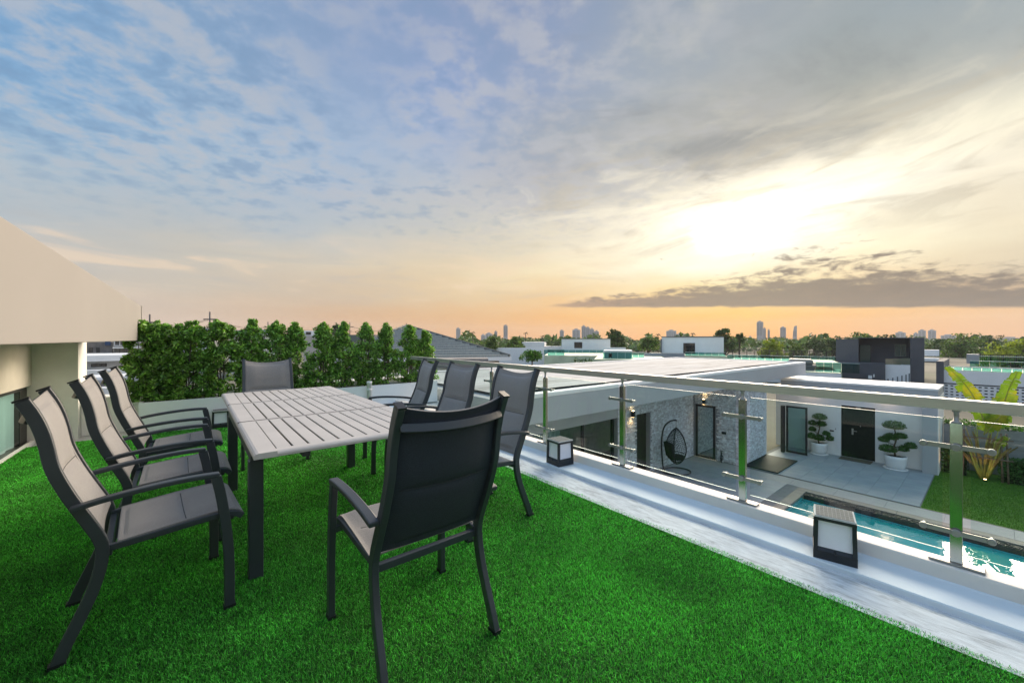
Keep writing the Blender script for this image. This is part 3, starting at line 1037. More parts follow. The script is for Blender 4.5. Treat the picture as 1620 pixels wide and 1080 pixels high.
lan = make_lantern()
GL = 'solar lanterns standing on the roof terrace'
for i, (x, y, z, rz, lab) in enumerate((
        (3.085, 0.632, 0.012, 14, 'black solar lantern with frosted panes on the ledge above the pool'),
        (3.075, 2.965, 0.012, -6, 'black solar lantern on the ledge behind the slate armchair'),
        (0.335, 7.60, -0.012, 0, 'black solar lantern standing on grass against the white planter'))):
    c = lan if i == 0 else dup(lan)
    c.location = (x, y, z)
    c.rotation_euler = (0, 0, R_(rz - 90 if i < 2 else rz))
    tag(c, lab, 'lantern', GL)

# ================================================================== planter and hedge shrubs
pl = thing('planter_box', 'long white rectangular planter filled with soil for the hedge', 'planter', (1.4, 8.0, 0))
PY0, PY1, PX0, PX1, PZT = 7.75, 8.22, -0.60, 4.18, 0.43
shell = MB()
shell.box(PX0, PY0, -0.02, PX1, PY0 + 0.04, PZT)
shell.box(PX0, PY1 - 0.04, -0.02, PX1, PY1, PZT)
shell.box(PX0, PY0 + 0.0405, -0.02, PX0 + 0.04, PY1 - 0.0405, PZT)
shell.box(PX1 - 0.04, PY0 + 0.0405, -0.02, PX1, PY1 - 0.0405, PZT)
shell.build('box_walls', mat('planter_paint', (0.82, 0.84, 0.86), 0.6, var=0.04, vscale=1.3), pl, world=True)
soil = MB().grid(lambda u, v: (PX0 + 0.041 + (PX1 - PX0 - 0.082) * u, PY0 + 0.041 + (PY1 - PY0 - 0.082) * v, 0.385 + 0.018 * math.sin(37 * u) * math.cos(9 * v)), 60, 8)
soil.build('soil', SOIL, pl, world=True)
pp = thing('drain_pipe', 'short upright white drain pipe with open top in front of planter', 'pipe', (2.66, 7.66, 0))
MB().lathe([(0.045, -0.02), (0.045, 0.49), (0.050, 0.49), (0.050, 0.53), (0.042, 0.53), (0.042, 0.50)], n=20).build('pipe_body', WHITE, pp)
MB().lathe([(0.052, 0.36), (0.054, 0.365), (0.054, 0.385), (0.052, 0.39)], n=20).build('collar', WHITE, pp)

LEAF = mat('ficus_leaf', (0.165, 0.335, 0.058), 0.42, var=0.30, vscale=3.0, attr='tint', attr_amt=0.85, transl=0.32, spec=0.6, second=(0.19, 0.33, 0.050), second_scale=3.3, second_amt=0.45)
GS = 'clipped hedge shrubs in the planter'


def hedge_shrub(x, y, top, rad, lab, n=8600, low=0.46, taper=0.90, belly=0.34):
    r = thing('hedge_shrub', lab, 'shrub', (x, y, 0.39), 0, GS)
    H = top - 0.39
    K = 120
    cl = []
    for i in range(K):
        f = rng.uniform(0.04, 0.94)
        rr = rad * (1.0 - taper * max(0.0, (f - belly) / (1 - belly)) ** 1.5) * (0.80 if f < 0.08 else 1.0)
        a = rng.uniform(0, 2 * PI)
        q = rr * rng.uniform(0.1, 1.0) ** 0.5 * rng.uniform(0.72, 1.10)
        cl.append((q * math.cos(a), q * math.sin(a) * 0.62, f * H))
    for i in range(13):    # leading shoots
        a = rng.uniform(0, 2 * PI)
        q = rad * (1 - taper) * rng.uniform(0, 0.95)
        for s in range(4):
            cl.append((q * math.cos(a), q * math.sin(a), H * (0.80 + 0.058 * s * rng.uniform(0.4, 1.15))))
    cl = np.array(cl)
    sp = np.full(len(cl), 0.075)
    sp[K:] = 0.042
    pts = crown_points(n, cl, sp)
    pts[:, 2] = np.maximum(pts[:, 2], 0.035 + 0.04 * rng.uniform(0, 1, n))
    v, f, t = leaf_cloud(pts, 0.052, 0.46, up=0.45, jitter=0.45)
    raw_mesh('foliage', v, f, 3, LEAF, r, attr=t)
    st = MB()
    for i in range(3):
        a = 2.1 * i + rng.uniform(0, 1)
        st.tube([(0.03 * math.cos(a), 0.03 * math.sin(a), -0.02), (0.05 * math.cos(a), 0.05 * math.sin(a), H * 0.35), (0.10 * math.cos(a + 0.4), 0.08 * math.sin(a + .4), H * 0.8)], [0.012, 0.009, 0.004], 6)
    for i in range(26):
        c = cl[rng.integers(0, K)]
        st.tube([(0, 0, c[2] * 0.6), (c[0] * 0.6, c[1] * 0.6, c[2] * 0.85), tuple(c)], [0.005, 0.004, 0.002], 4)
    st.build('stem', BARK, r)
    return r


SH = [  # column in the view, top height, radius, label
    (232, 1.60, 0.40, 'leafy hedge shrub at the free end of the planter, overhanging the box end'),
    (262, 1.56, 0.40, 'broad hedge shrub one in from the free planter end, clear of the lantern'),
    (300, 1.61, 0.40, 'rounded hedge shrub close before the tall power pole'),
    (350, 1.64, 0.38, 'hedge shrub above the lantern, before the wide gap in the hedge top'),
    (398, 1.66, 0.30, 'hedge shrub behind the near edge of the end armchair back'),
    (436, 1.64, 0.30, 'hedge shrub directly behind the armchair at the table end'),
    (467, 1.62, 0.30, 'hedge shrub just past the end armchair, beside the deep beige gap'),
    (511, 1.64, 0.30, 'narrow hedge shrub on the railing side of the deep beige gap'),
    (543, 1.66, 0.30, 'narrow hedge shrub two past the beige gap, before the drain pipe'),
    (579, 1.65, 0.29, 'pointed hedge shrub a little before the white drain pipe, loose at the top'),
    (612, 1.66, 0.28, 'slim hedge shrub behind the white drain pipe'),
    (648, 1.63, 0.32, 'bushy hedge shrub under the peak of the tiled roof'),
    (672, 1.52, 0.28, 'last hedge shrub of the planter, where the handrail ends'),
]
for px, tp, rd, lab in SH:
    kx = (px - 810) / 622
    yy = 8.0 + rng.uniform(-0.03, 0.03)
    hedge_shrub(yy * (FWD.x + RGT.x * kx) / (FWD.y + RGT.y * kx), yy, tp, rd, lab, n=12500 if rd >= 0.38 else 9500, taper=0.62 if rd >= 0.38 else 0.82)

# ================================================================== own house
house = thing('terrace_house', 'cream rendered house beside the terrace with deep overhanging roof and glass door', 'house', (-3.5, 4.0, 0))
FZ0, FX, FY1 = 1.325, -0.62, 8.40
MB().box(-5.8, -5.9, FZ0, FX, FY1, 1.862).build('roof_fascia', WARM_WALL, house, bevel=0.006, world=True)
MB().box(FX - 0.10, FY1 + 0.001, FZ0, FX + 0.006, FY1 + 0.10, 1.866).build('corner_trim', WARM_WALL, house, world=True)
# wall over the glass door, then glazing down to the floor
MB().box(-1.90, -5.8, 0.735, -1.66, 8.08, FZ0 - 0.003)  .build('lintel_wall', mat('lit_lintel_render', (0.66, 0.62, 0.55), 0.8, var=0.03), house, world=True)  # same render as the fascia, coloured lighter for the glow under the overhang
MB().box(-2.4, 8.083, -0.05, -1.24, 8.66, FZ0 - 0.003).build('corner_pillar', mat('pillar_render', (0.70, 0.70, 0.67), 0.8, var=0.03), house, world=True)
dr = MB()
dr.box(-1.80, -5.8, 0.685, -1.70, 8.078, 0.733)
dr.box(-1.80, 7.80, -0.018, -1.698, 8.075, 0.684)
for yy in (6.20, 4.2, 2.2, 0.2):
    dr.box(-1.725, yy - 0.03, 0.02, -1.69, yy + 0.03, 0.684)
dr.build('door_frame', BLACK_METAL, house, world=True)
trk = MB()
trk.box(-1.95, -5.8, -0.044, -1.665, 8.08, -0.006)
for xx in (-1.91, -1.85, -1.79):
    trk.box(xx - 0.008, -5.8, -0.006, xx + 0.008, 7.5, 0.012)
trk.build('door_track', mat('bronze_track', (0.10, 0.10, 0.095), 0.4, 0.7), house, world=True)
MB().box(-1.664, -5.8, -0.044, -1.63, 8.08, 0.004).build('threshold', WHITE, house, world=True)
ROOM = mat('interior_plaster', (0.55, 0.55, 0.53), 0.8)
CURTAIN = mat('sheer_curtain', (0.70, 0.78, 0.78), 0.9, var=0.06, vscale=2, stretch=(1, 6, 0.3))
for a, b in ((0.23, 2.17), (2.23, 4.17), (4.23, 6.17), (6.23, 7.798)):
    MB().box(-1.712, a, 0.02, -1.702, b, 0.683).build('glass_panel', DOOR_GLASS, house, world=True)
MB().grid(lambda u, v: (-1.745 + 0.010 * math.sin(u * 160), 0.2 + 7.59 * u, -0.02 + 0.75 * v), 420, 1).build('curtain', CURTAIN, house, world=True)
MB().box(-4.5, -5.8, -0.05, -4.4, 8.05, 1.3).build('room_wall', ROOM, house, world=True)
for yy in (7.35, 5.3):
    MB().lathe([(0.05, -0.004), (0.05, 0.0)], (-1.25, yy, FZ0 - 0.0005), 12).build('soffit_lens', emit_mat('soffit_glow', (1.0, 0.74, 0.42), 6.0) if 'soffit_glow' not in MATS else MATS['soffit_glow'], house, world=True)
    ld = bpy.data.lights.new('soffit_light', 'SPOT')
    ld.energy, ld.color, ld.shadow_soft_size, ld.spot_size, ld.spot_blend = 9.0, (1.0, 0.84, 0.64), 0.05, R_(140), 1.0
    lo = bpy.data.objects.new('soffit_light', ld)
    COL.objects.link(lo)
    lo.parent = house
    lo.location = (-1.25 + 3.5, yy - 4.0, FZ0 - 0.012)

# ================================================================== courtyard
TILE = mat('porcelain_paver', (0.32, 0.36, 0.395), 0.55, var=0.10, vscale=2.2, bump=0.05, bscale=60, spec=0.2, second=(0.38, 0.41, 0.43), second_scale=1.2, second_amt=0.5, stretch=(1.0, 0.35, 1))
GROUT = mat('paving_grout', (0.20, 0.21, 0.22), 0.9)
patio = MB().box(3.30, -9.0, GZ + 0.004, 9.0, 8.2, PZ - 0.010)
patio.box(9.0, 4.20, GZ + 0.004, 16.70, 8.2, PZ - 0.010)
patio.box(15.92, -9.0, GZ + 0.004, 16.70, 4.20, PZ - 0.010)
patio.box(16.83, 1.42, GZ + 0.004, 23.6, 6.4, PZ - 0.010)
patio = patio.build('courtyard_patio', GROUT)
tag(patio, 'grey tiled courtyard patio below the terrace', kind='structure')
tile = MB().box(-0.598, -0.298, -0.012, 0.598, 0.298, 0).build('paving_slab', TILE, patio, bevel=0.003, segs=1)
spots = []
for i in range(8):
    for j in range(9):
        x, y = 17.45 + 1.2 * i, 1.74 + 0.6 * j
        if x < 21.7 and y < 6.3:
            spots.append((x, y))
for i in range(4):
    for j in range(6):
        x, y = 12.48 + 1.2 * i, 4.85 + 0.6 * j
        if x < 16.2:
            spots.append((x, y))
for k, (x, y) in enumerate(spots):
    c = tile if k == 0 else dup(tile, parent=patio)
    c.location = (x, y, PZ + random.uniform(-0.0012, 0.0012))
walk = MB().box(-0.385, -0.598, -0.012, 0.385, 0.598, 0).build('walkway_slab', mat('walkway_stone', (0.36, 0.375, 0.375), 0.6, var=0.06, vscale=2, spec=0.2), patio, bevel=0.003, segs=1)
for k in range(14):
    c = walk if k == 0 else dup(walk, parent=patio)
    c.location = (16.31, 7.5 - 1.2 * k, PZ + random.uniform(0, 0.002))
tag(MB().box(16.705, -9.0, GZ + 0.004, 16.825, 8.1, PZ - 0.02).build('slot_drain', mat('drain_grate', (0.085, 0.09, 0.09), 0.6, var=0.3, vscale=40)), 'dark slot drain across the patio', kind='structure')

# pool -------------------------------------------------------------
WX0, WX1, WY0, WY1, WZ = 9.6, 15.30, -9.0, 3.95, -3.83
POOL = mat('pool_mosaic', (0.035, 0.36, 0.40), 0.3, var=0.25, vscale=12)
ps = MB()
ps.box(WX0 - 0.1, WY0, -5.1, WX1 + 0.02, WY1 + 0.02, -5.0)
ps.box(WX1, WY0, -5.0, WX1 + 0.06, WY1, WZ + 0.005)
ps.box(WX0 - 0.1, WY1, -5.0, WX1 + 0.06, WY1 + 0.06, WZ + 0.05)
ps.box(WX0 - 0.1, WY0, -5.0, WX0, WY1, WZ + 0.05)
tag(ps.build('pool_basin', POOL), 'turquoise tiled pool basin', kind='structure')
wm = bpy.data.materials.new('pool_water')
wm.use_nodes = True
k = NT(wm.node_tree)
k.n.remove(k.n['Principled BSDF'])
co = k.new('ShaderNodeTexCoord').outputs['Object']
h1 = k.noise(k.vm('MULTIPLY', co, (0.8, 1.6, 1)), 1.1, 3, 0.5, 0.6)
h2 = k.noise(co, 6.0, 2, 0.5)
bp = k.new('ShaderNodeBump')
bp.inputs['Strength'].default_value = 0.15
bp.inputs['Distance'].default_value = 0.075
k.put(bp.inputs['Height'], k.m('ADD', h1, k.m('MULTIPLY', h2, 0.025)))
fr = k.new('ShaderNodeFresnel')
fr.inputs['IOR'].default_value = 1.333
k.put(fr.inputs['Normal'], bp.outputs[0])
gl = k.new('ShaderNodeBsdfGlossy')
gl.inputs['Roughness'].default_value = 0.0
k.put(gl.inputs['Normal'], bp.outputs[0])
tr = k.new('ShaderNodeBsdfTransparent')
tr.inputs['Color'].default_value = (0.55, 0.90, 0.92, 1)
df = k.new('ShaderNodeBsdfDiffuse')
df.inputs['Color'].default_value = (0.025, 0.55, 0.58, 1)
m1 = k.new('ShaderNodeMixShader')
m1.inputs[0].default_value = 0.9
k.l.new(tr.outputs[0], m1.inputs[1])
k.l.new(df.outputs[0], m1.inputs[2])
m2 = k.new('ShaderNodeMixShader')
k.put(m2.inputs[0], k.m('MULTIPLY', fr.outputs[0], 3.6, clamp=True))
k.l.new(m1.outputs[0], m2.inputs[1])
k.l.new(gl.outputs[0], m2.inputs[2])
k.l.new(m2.outputs[0], k.n['Material Output'].inputs['Surface'])
tag(MB().grid(lambda u, v: (WX0 + (WX1 - WX0) * u, WY0 + (WY1 - WY0) * v, WZ), 2, 2).build('pool_water', wm), 'turquoise pool water reflecting the bright sky', kind='structure')
COPE = mat('pool_coping', (0.20, 0.195, 0.18), 0.6, var=0.08, vscale=4)
cope = thing('pool_edge', 'grey stone pool coping with black pebble overflow channel', 'coping', (15.6, 0, PZ))
ch = MB().box(15.362, WY0, -3.86, 15.60, 3.93, -3.700)
ch.build('overflow_channel', BLACK, cope, world=True)
PEB = mat('black_pebble', (0.030, 0.031, 0.033), 0.35, var=0.3, attr='tint', attr_amt=0.7)
pv, pf, pt = [], [], []
ico = [(math.cos(a) * math.cos(b), math.sin(a) * math.cos(b), math.sin(b)) for b in (-0.2, 0.7) for a in np.arange(5) * 2 * PI / 5] + [(0, 0, 1)]
icf = [(i, (i + 1) % 5, 5 + (i + 1) % 5) for i in range(5)] + [(i, 5 + (i + 1) % 5, 5 + i) for i in range(5)] + [(5 + i, 5 + (i + 1) % 5, 10) for i in range(5)]
for i in range(2600):
    c = (15.375 + 0.21 * rng.uniform(), -8 + 11.9 * rng.uniform(), -3.70 + 0.012 * rng.uniform())
    s = rng.uniform(0.014, 0.032)
    sc = (s * rng.uniform(0.7, 1.4), s * rng.uniform(0.7, 1.4), s * 0.7)
    o = len(pv)
    pv += [(c[0] + q[0] * sc[0], c[1] + q[1] * sc[1], c[2] + q[2] * sc[2]) for q in ico]
    pf += [x + o for f in icf for x in f]
    pt += [rng.uniform() ** 2] * 15
pb = raw_mesh('pebbles', np.array(pv) - np.array([15.6, 0, PZ]), pf, 3, PEB, cope, smooth=True, attr=pt, kind='stuff')
cs = MB().box(-0.158, -0.598, -0.06, 0.158, 0.598, 0.0).build('coping_stone', COPE, cope, bevel=0.006)
for k_ in range(10):
    c = cs if k_ == 0 else dup(cs, parent=cope)
    c.location = (15.762 - 15.6, 3.60 - 1.2 * k_, 0.001)
c0 = MB().box(-0.598, -0.14, -0.06, 0.598, 0.14, 0.0).build('end_coping_stone', COPE, cope, bevel=0.006)
for k_ in range(5):
    c = c0 if k_ == 0 else dup(c0, parent=cope)
    c.location = (14.70 - 1.2 * k_ - 15.6, 4.06, 0.001)
MB().box(15.302, 3.93, -3.9, 15.604, 4.199, PZ + 0.001).build('corner_stone', COPE, cope, bevel=0.006, world=True)

# lawn ---------------------------------------------------------------
LAWN = mat('lawn', (0.085, 0.21, 0.018), 0.9, var=0.30, vscale=1.6, bump=0.9, bscale=70, second=(0.13, 0.23, 0.024), second_scale=0.8, second_amt=0.5)
tag(MB().box(16.83, -12.0, GZ + 0.004, 24.0, 1.415, PZ - 0.02).build('lawn', LAWN), 'small green lawn beside the pool', kind='structure')
n = 60000
p = np.stack([rng.uniform(16.86, 21.9, n), rng.uniform(-4.0, 1.40, n)], 1)
a = rng.uniform(0, 2 * PI, n)
h = rng.uniform(0.02, 0.05, n)
w = 0.006
v = np.stack([np.stack([p[:, 0] - w * np.cos(a), p[:, 1] - w * np.sin(a), np.full(n, PZ - 0.022)], 1),
              np.stack([p[:, 0] + w * np.cos(a), p[:, 1] + w * np.sin(a), np.full(n, PZ - 0.022)], 1),
              np.stack([p[:, 0] + 0.02 * np.cos(a * 3), p[:, 1] + 0.02 * np.sin(a * 3), PZ - 0.022 + h], 1)], 1).reshape(-1, 3)
LBL = mat('lawn_blade', (0.10, 0.25, 0.02), 0.6, var=0.2, attr='tint', attr_amt=0.5, transl=0.2)
tag(raw_mesh('lawn_grass', v, np.arange(3 * n), 3, LBL, attr=rng.uniform(0, 1, n), kind='stuff'), 'mown grass of the courtyard lawn')

# ================================================================== villa
villa = thing('villa', 'single storey courtyard villa with broad flat white roof and split stone walls', 'villa', (13.0, 9.0, PZ))
RZ1, RZ0 = 0.27, -0.30
RF = (4.40, 22.3, 5.62, 11.9)
FASC = mat('fascia_paint', (0.40, 0.415, 0.44), 0.7, var=0.04, vscale=0.6)
rf = MB().box(RF[0], RF[2], RZ0, RF[1], RF[3], RZ1 - 0.07).build('roof', FASC, villa, bevel=0.01, world=True)
sf = MB().grid(lambda u, v: (RF[0] + 0.3 + (RF[1] - RF[0] - 0.6) * u, RF[2] + 0.62 + (RF[3] - RF[2] - 0.9) * v, RZ1 - 0.012 + 0.006 * math.sin(19 * u + 5 * v)), 40, 12)
sf.build('roof_surface', WHITE_ROOF, rf, world=True)
rim = MB()
rim.box(RF[0] - 0.004, RF[2] - 0.004, RZ1 - 0.069, RF[1] + 0.004, RF[2] + 0.22, RZ1 + 0.012)
rim.box(RF[1] - 0.22, RF[2] + 0.2205, RZ1 - 0.069, RF[1] + 0.004, RF[3], RZ1 + 0.008)
rim.box(RF[0], RF[3] - 0.2, RZ1 - 0.069, RF[1] - 0.2205, RF[3] + 0.003, RZ1 + 0.008)
rim.build('roof_rim', WHITE, rf, bevel=0.012, world=True)
gut = MB().box(RF[0] + 0.2, RF[2] + 0.2205, RZ1 - 0.0695, RF[1] - 0.2205, RF[2] + 0.62, RZ1 - 0.052)
gut.build('roof_gutter', mat('roof_gutter_paint', (0.42, 0.45, 0.48), 0.5, var=0.15, vscale=1.5), rf, world=True)
# walls
MB().box(RF[0], 8.2, -1.36, 11.33, 8.45, RZ0 - 0.003).build('lintel_wall', PALE_GREY, villa, world=True)
MB().box(11.332, 8.2, PZ, 12.50, 8.5, RZ0 - 0.003).build('stone_backing', GREY_WALL, villa, world=True)
core = MB()
core.box(12.503, 8.2, -1.385, 13.34, 8.5, RZ0 - 0.003)
core.box(13.343, 8.2, PZ, 16.74, 8.5, RZ0 - 0.003)
core.box(16.745, 8.12, PZ, 16.99, 8.5, RZ0 - 0.003)
core.box(16.745, 7.30, -1.43, 16.99, 8.118, RZ0 - 0.003)
core.box(16.745, 6.30, PZ, 16.99, 7.298, RZ0 - 0.003)
core.box(16.9905, 6.30, PZ, 19.25, 6.6, RZ0 - 0.003)
core.build('wall_backing', GREY_WALL, villa, world=True)
STONE = mat('split_face_stone', (0.72, 0.76, 0.80), 0.85, var=0.16, vscale=9, bump=0.3, bscale=45, attr='tint', attr_amt=0.26)


def stones(plane, c, a0, a1, z0, z1, holes=()):
    """Split-face stone courses on the plane x=c (faces -x) or y=c (faces -y)."""
    vs, fs, ts = [], [], []
    z = z0
    while z < z1 - 0.02:
        h = min(rng.uniform(0.035, 0.065), z1 - z)
        a = a0
        while a < a1 - 0.03:
            l = min(rng.uniform(0.06, 0.20), a1 - a)
            am, zm = a + l / 2, z + h / 2
            if not any(q[0] - 0.02 < a + l and a < q[1] + 0.02 and q[2] - 0.01 < zm < q[3] + 0.01 for q in holes):
                d = rng.uniform(0.010, 0.020)
                s = rng.uniform(-0.006, 0.006, 4)
                g_ = 0.003
                o = len(vs)
                for (aa, zz2, dd) in ((a + g_, z + g_, 0), (a + l - g_, z + g_, 0), (a + l - g_, z + h - g_, 0), (a + g_, z + h - g_, 0),
                                      (a + g_, z + g_, d + s[0]), (a + l - g_, z + g_, d + s[1]), (a + l - g_, z + h - g_, d + s[2]), (a + g_, z + h - g_, d + s[3])):
                    vs.append((c - dd, aa, zz2) if plane == 'x' else (aa, c - dd, zz2))
                q = [(4, 5, 6, 7), (0, 1, 5, 4), (1, 2, 6, 5), (2, 3, 7, 6), (3, 0, 4, 7)]
                if plane == 'x':
                    q = [x[::-1] for x in q]
                fs += [x + o for f in q for x in f]
                ts += [float(np.clip(rng.normal(0.5, 0.28), 0, 1))] * 5
            a += l
        z += h
    return vs, fs, ts


def stone_part(*args, **kw):
    v_, f_, t_ = stones(*args, **kw)
    raw_mesh('stone_cladding', np.array(v_) - np.array([13.0, 9.0, PZ]), f_, 4, STONE, villa, attr=t_, kind='stuff')


stone_part('y', 8.199, 11.34, 16.70, PZ, RZ0 - 0.01, holes=((12.50, 13.34, PZ, -1.39),))
stone_part('x', 16.744, 6.30, 8.16, PZ, RZ0 - 0.01, holes=((7.30, 8.118, PZ, -1.43),))
stone_part('y', 6.299, 16.71, 19.26, PZ, RZ0 - 0.01)
MB().box(19.26, 6.30, PZ, 19.42, 6.75, RZ0 - 0.003).build('jamb', WHITE, villa, world=True)
# sliding glass doors under the lintel
sd = MB()
for x in (3.9, 6.2, 8.05, 9.7, 11.26):
    sd.box(x - 0.04, 8.32, PZ, x + 0.04, 8.40, -1.362)
sd.box(3.9, 8.33, PZ, 11.3, 8.39, PZ + 0.06)
sd.build('sliding_door_frame', BLACK_METAL, villa, world=True)
for a, b in ((3.94, 6.16), (6.24, 8.01), (8.09, 9.66), (9.74, 11.22)):
    MB().box(a, 8.352, PZ + 0.061, b, 8.362, -1.365).build('sliding_pane', DOOR_GLASS, villa, world=True)
MB().grid(lambda u, v: (4.0 + 5.2 * u, 8.9 + 0.05 * math.sin(u * 150), PZ + 0.05 + 2.25 * v), 260, 1).build('curtain', mat('room_curtain', (0.55, 0.52, 0.50), 0.9), villa, world=True)
MB().box(4.45, 11.0, PZ, 19.0, 11.2, RZ0 - 0.003).build('rear_wall', ROOM, villa, world=True)
MB().box(3.8, 8.55, PZ - 0.012, 19.0, 10.99, PZ).build('room_floor', mat('room_floor', (0.16, 0.12, 0.09), 0.4), villa, world=True)
# slot doorway and glass door
MB().box(12.505, 8.36, PZ, 13.335, 8.40, -1.39).build('slot_door', mat('dark_timber', (0.028, 0.020, 0.016), 0.5, var=0.3, vscale=6, stretch=(1, 1, 6)), villa, world=True)
gd = MB()
gd.box(16.72, 7.31, PZ, 16.80, 7.385, -1.44)
gd.box(16.72, 8.035, PZ, 16.80, 8.11, -1.44)
gd.box(16.721, 7.386, -1.515, 16.80, 8.034, -1.44)
gd.box(16.721, 7.386, PZ + 0.002, 16.80, 8.034, PZ + 0.09)
gdo = gd.build('glass_door_frame', BLACK_METAL, villa, bevel=0.004, world=True)
MB().box(16.755, 7.388, PZ + 0.092, 16.765, 8.032, -1.517).build('door_pane', MIRROR_GLASS, gdo, world=True)
MB().tube([(16.68, 7.43, -2.75), (16.68, 7.43, -2.45)], 0.014, 8).build('handle', STEEL, gdo, world=True)
# wall lamps (up and down light)
LAMP = emit_mat('lamp_glow', (1.0, 0.60, 0.28), 9.0)


def lamp_light(name, loc, energy, color, parent, size=0.03, spot=None, rot=None):
    ld = bpy.data.lights.new(name, 'SPOT' if spot else 'POINT')
    ld.energy = energy
    ld.color = color
    ld.shadow_soft_size = size
    if spot:
        ld.spot_size = R_(spot)
        ld.spot_blend = 0.8
    lo = bpy.data.objects.new(name, ld)
    COL.objects.link(lo)
    lo.parent = parent
    lo.location = world_of(parent).inverted() @ Vector(loc)
    if rot:
        lo.rotation_euler = rot
    return lo


def wall_lamp(x, y, z, nx, ny):
    b = MB().obox((x + nx * 0.08, y + ny * 0.08, z), (0.05, 0.05, 0.11))
    o = b.build('wall_lamp', BLACK_METAL, villa, bevel=0.004, world=True)
    for s in (-1, 1):
        MB().obox((x + nx * 0.08, y + ny * 0.08, z + s * 0.112), (0.036, 0.036, 0.003)).build('lamp_lens', LAMP, o, world=True)
        lamp_light('lamp_light', (x + nx * 0.08, y + ny * 0.08, z + s * 0.13), 2.2, (1.0, 0.55, 0.24), villa, 0.03, 120, (0 if s < 0 else PI, 0, 0))


wall_lamp(12.08, 8.16, -1.30, 0, -1)
wall_lamp(16.70, 7.72, -1.28, -1, 0)
# little black box on the stone
MB().box(16.66, 6.85, -2.50, 16.70, 7.02, -2.40).build('switch_box', BLACK, villa, world=True)
# entrance wing
EX = 21.20
MB().box(EX, 1.335, -0.80, 23.6, 6.30, -0.56).build('entrance_roof', FASC, villa, world=True)
MB().box(EX - 0.015, 1.32, -0.558, 23.6, 6.30, -0.485).build('roof_coping', WHITE, villa, bevel=0.008, world=True)
ew = MB()
ew.box(21.55, 1.74, PZ, 23.0, 3.095, -0.803)
ew.box(21.55, 4.185, PZ, 23.0, 6.60, -0.803)
ew.box(21.55, 3.096, -1.475, 23.0, 4.184, -0.803)
ew.build('entrance_wall', WHITE, villa, world=True)
MB().box(EX, 1.345, PZ, 21.6, 1.738, -0.803).build('corner_pier', FASC, villa, world=True)
MB().box(EX + 0.004, 1.325, PZ, 23.6, 1.3435, -0.803).build('side_wall', WHITE, villa, world=True)
DOORM = mat('black_door_panel', (0.008, 0.010, 0.010), 0.55, spec=0.2, var=0.3, vscale=8, bump=0.15, bscale=20)
dd = MB().box(21.62, 3.10, PZ + 0.005, 21.67, 4.18, -1.478).build('entrance_door', DOORM, villa, world=True)
for y0, y1, z0, z1 in ((3.20, 3.60, -3.5, -2.75), (3.68, 4.08, -3.5, -2.75), (3.20, 3.60, -2.6, -1.75), (3.68, 4.08, -2.6, -1.75)):
    MB().box(21.612, y0, z0, 21.6195, y1, z1).build('door_panel', DOORM, dd, bevel=0.003, world=True)
hd = MB().box(21.60, 3.78, -2.68, 21.6115, 3.84, -2.42)
hd.tube([(21.57, 3.81, -2.52), (21.57, 3.66, -2.52)], 0.013, 8)
hd.tube([(21.61, 3.81, -2.52), (21.57, 3.81, -2.52)], 0.013, 8)
hd.build('handle', STEEL, dd, world=True)
MB().tube([(21.605, 3.56, -2.29), (21.619, 3.56, -2.29)], 0.018, 10).build('peephole', STEEL, dd, world=True)
MB().box(21.585, 3.55, -1.56, 21.61, 3.70, -1.50).build('door_closer', STEEL, dd, world=True)
MB().box(21.53, 4.42, -2.66, 21.549, 4.56, -2.60).build('intercom', BLACK, villa, world=True)
MB().box(21.535, 4.35, -2.56, 21.549, 4.38, -2.50).build('doorbell', STEEL, villa, world=True)
for y in (5.2, 2.75):
    lamp_light('downlight', (21.42, y, -0.86), 2.6, (1.0, 0.72, 0.52), villa, 0.04, 130, (0, 0, 0))
    MB().lathe([(0.05, -0.003), (0.05, 0.0)], (21.42, y, -0.8035), 12).build('downlight_lens', LAMP, villa, world=True)
# open folding glass door
fd = MB()
fx = 20.40
for a, b, x in ((5.08, 5.85, 0.0), ):
    fd.box(fx - 0.03, a, PZ + 0.02, fx + 0.03, a + 0.07, -1.59)
    fd.box(fx - 0.03, b - 0.07, PZ + 0.02, fx + 0.03, b, -1.59)
    fd.box(fx - 0.029, a + 0.0705, -1.66, fx + 0.03, b - 0.0705, -1.59)
    fd.box(fx - 0.029, a + 0.0705, PZ + 0.02, fx + 0.03, b - 0.0705, PZ + 0.10)
fdo = fd.build('open_glass_door', BLACK_METAL, villa, world=True)
MB().box(fx - 0.006, 5.151, PZ + 0.101, fx + 0.006, 5.779, -1.661).build('door_pane', glass_mat('grey_glass', (0.55, 0.70, 0.70), 1.5, 1.5), fdo, world=True)
MB().tube([(fx - 0.07, 5.115, -2.72), (fx - 0.07, 5.115, -2.55)], 0.012, 8).build('handle', BLACK_METAL, fdo, world=True)
for i, dx in enumerate((-0.10, -0.20)):
    MB().box(fx + dx - 0.025, 5.865, PZ + 0.02, fx + dx + 0.025, 6.0, -1.59).build('folded_leaf', BLACK_METAL, villa, world=True)

# dark granite slab in front of the stone block
tag(MB().box(16.86, 5.10, PZ + 0.002, 19.15, 6.24, PZ + 0.045).build('granite_step', mat('black_granite', (0.022, 0.024, 0.028), 0.6, var=0.3, vscale=30, spec=0.15), bevel=0.006),
    'polished black granite step at the foot of the stone wall', 'step')
# door mat
tag(MB().box(20.95, 3.15, PZ + 0.003, 21.50, 4.15, PZ + 0.018).build('doormat', mat('coir_mat', (0.10, 0.085, 0.075), 0.95, var=0.3, vscale=60, bump=0.6, bscale=200)),
    'grey brown doormat before the black entrance door', 'doormat')
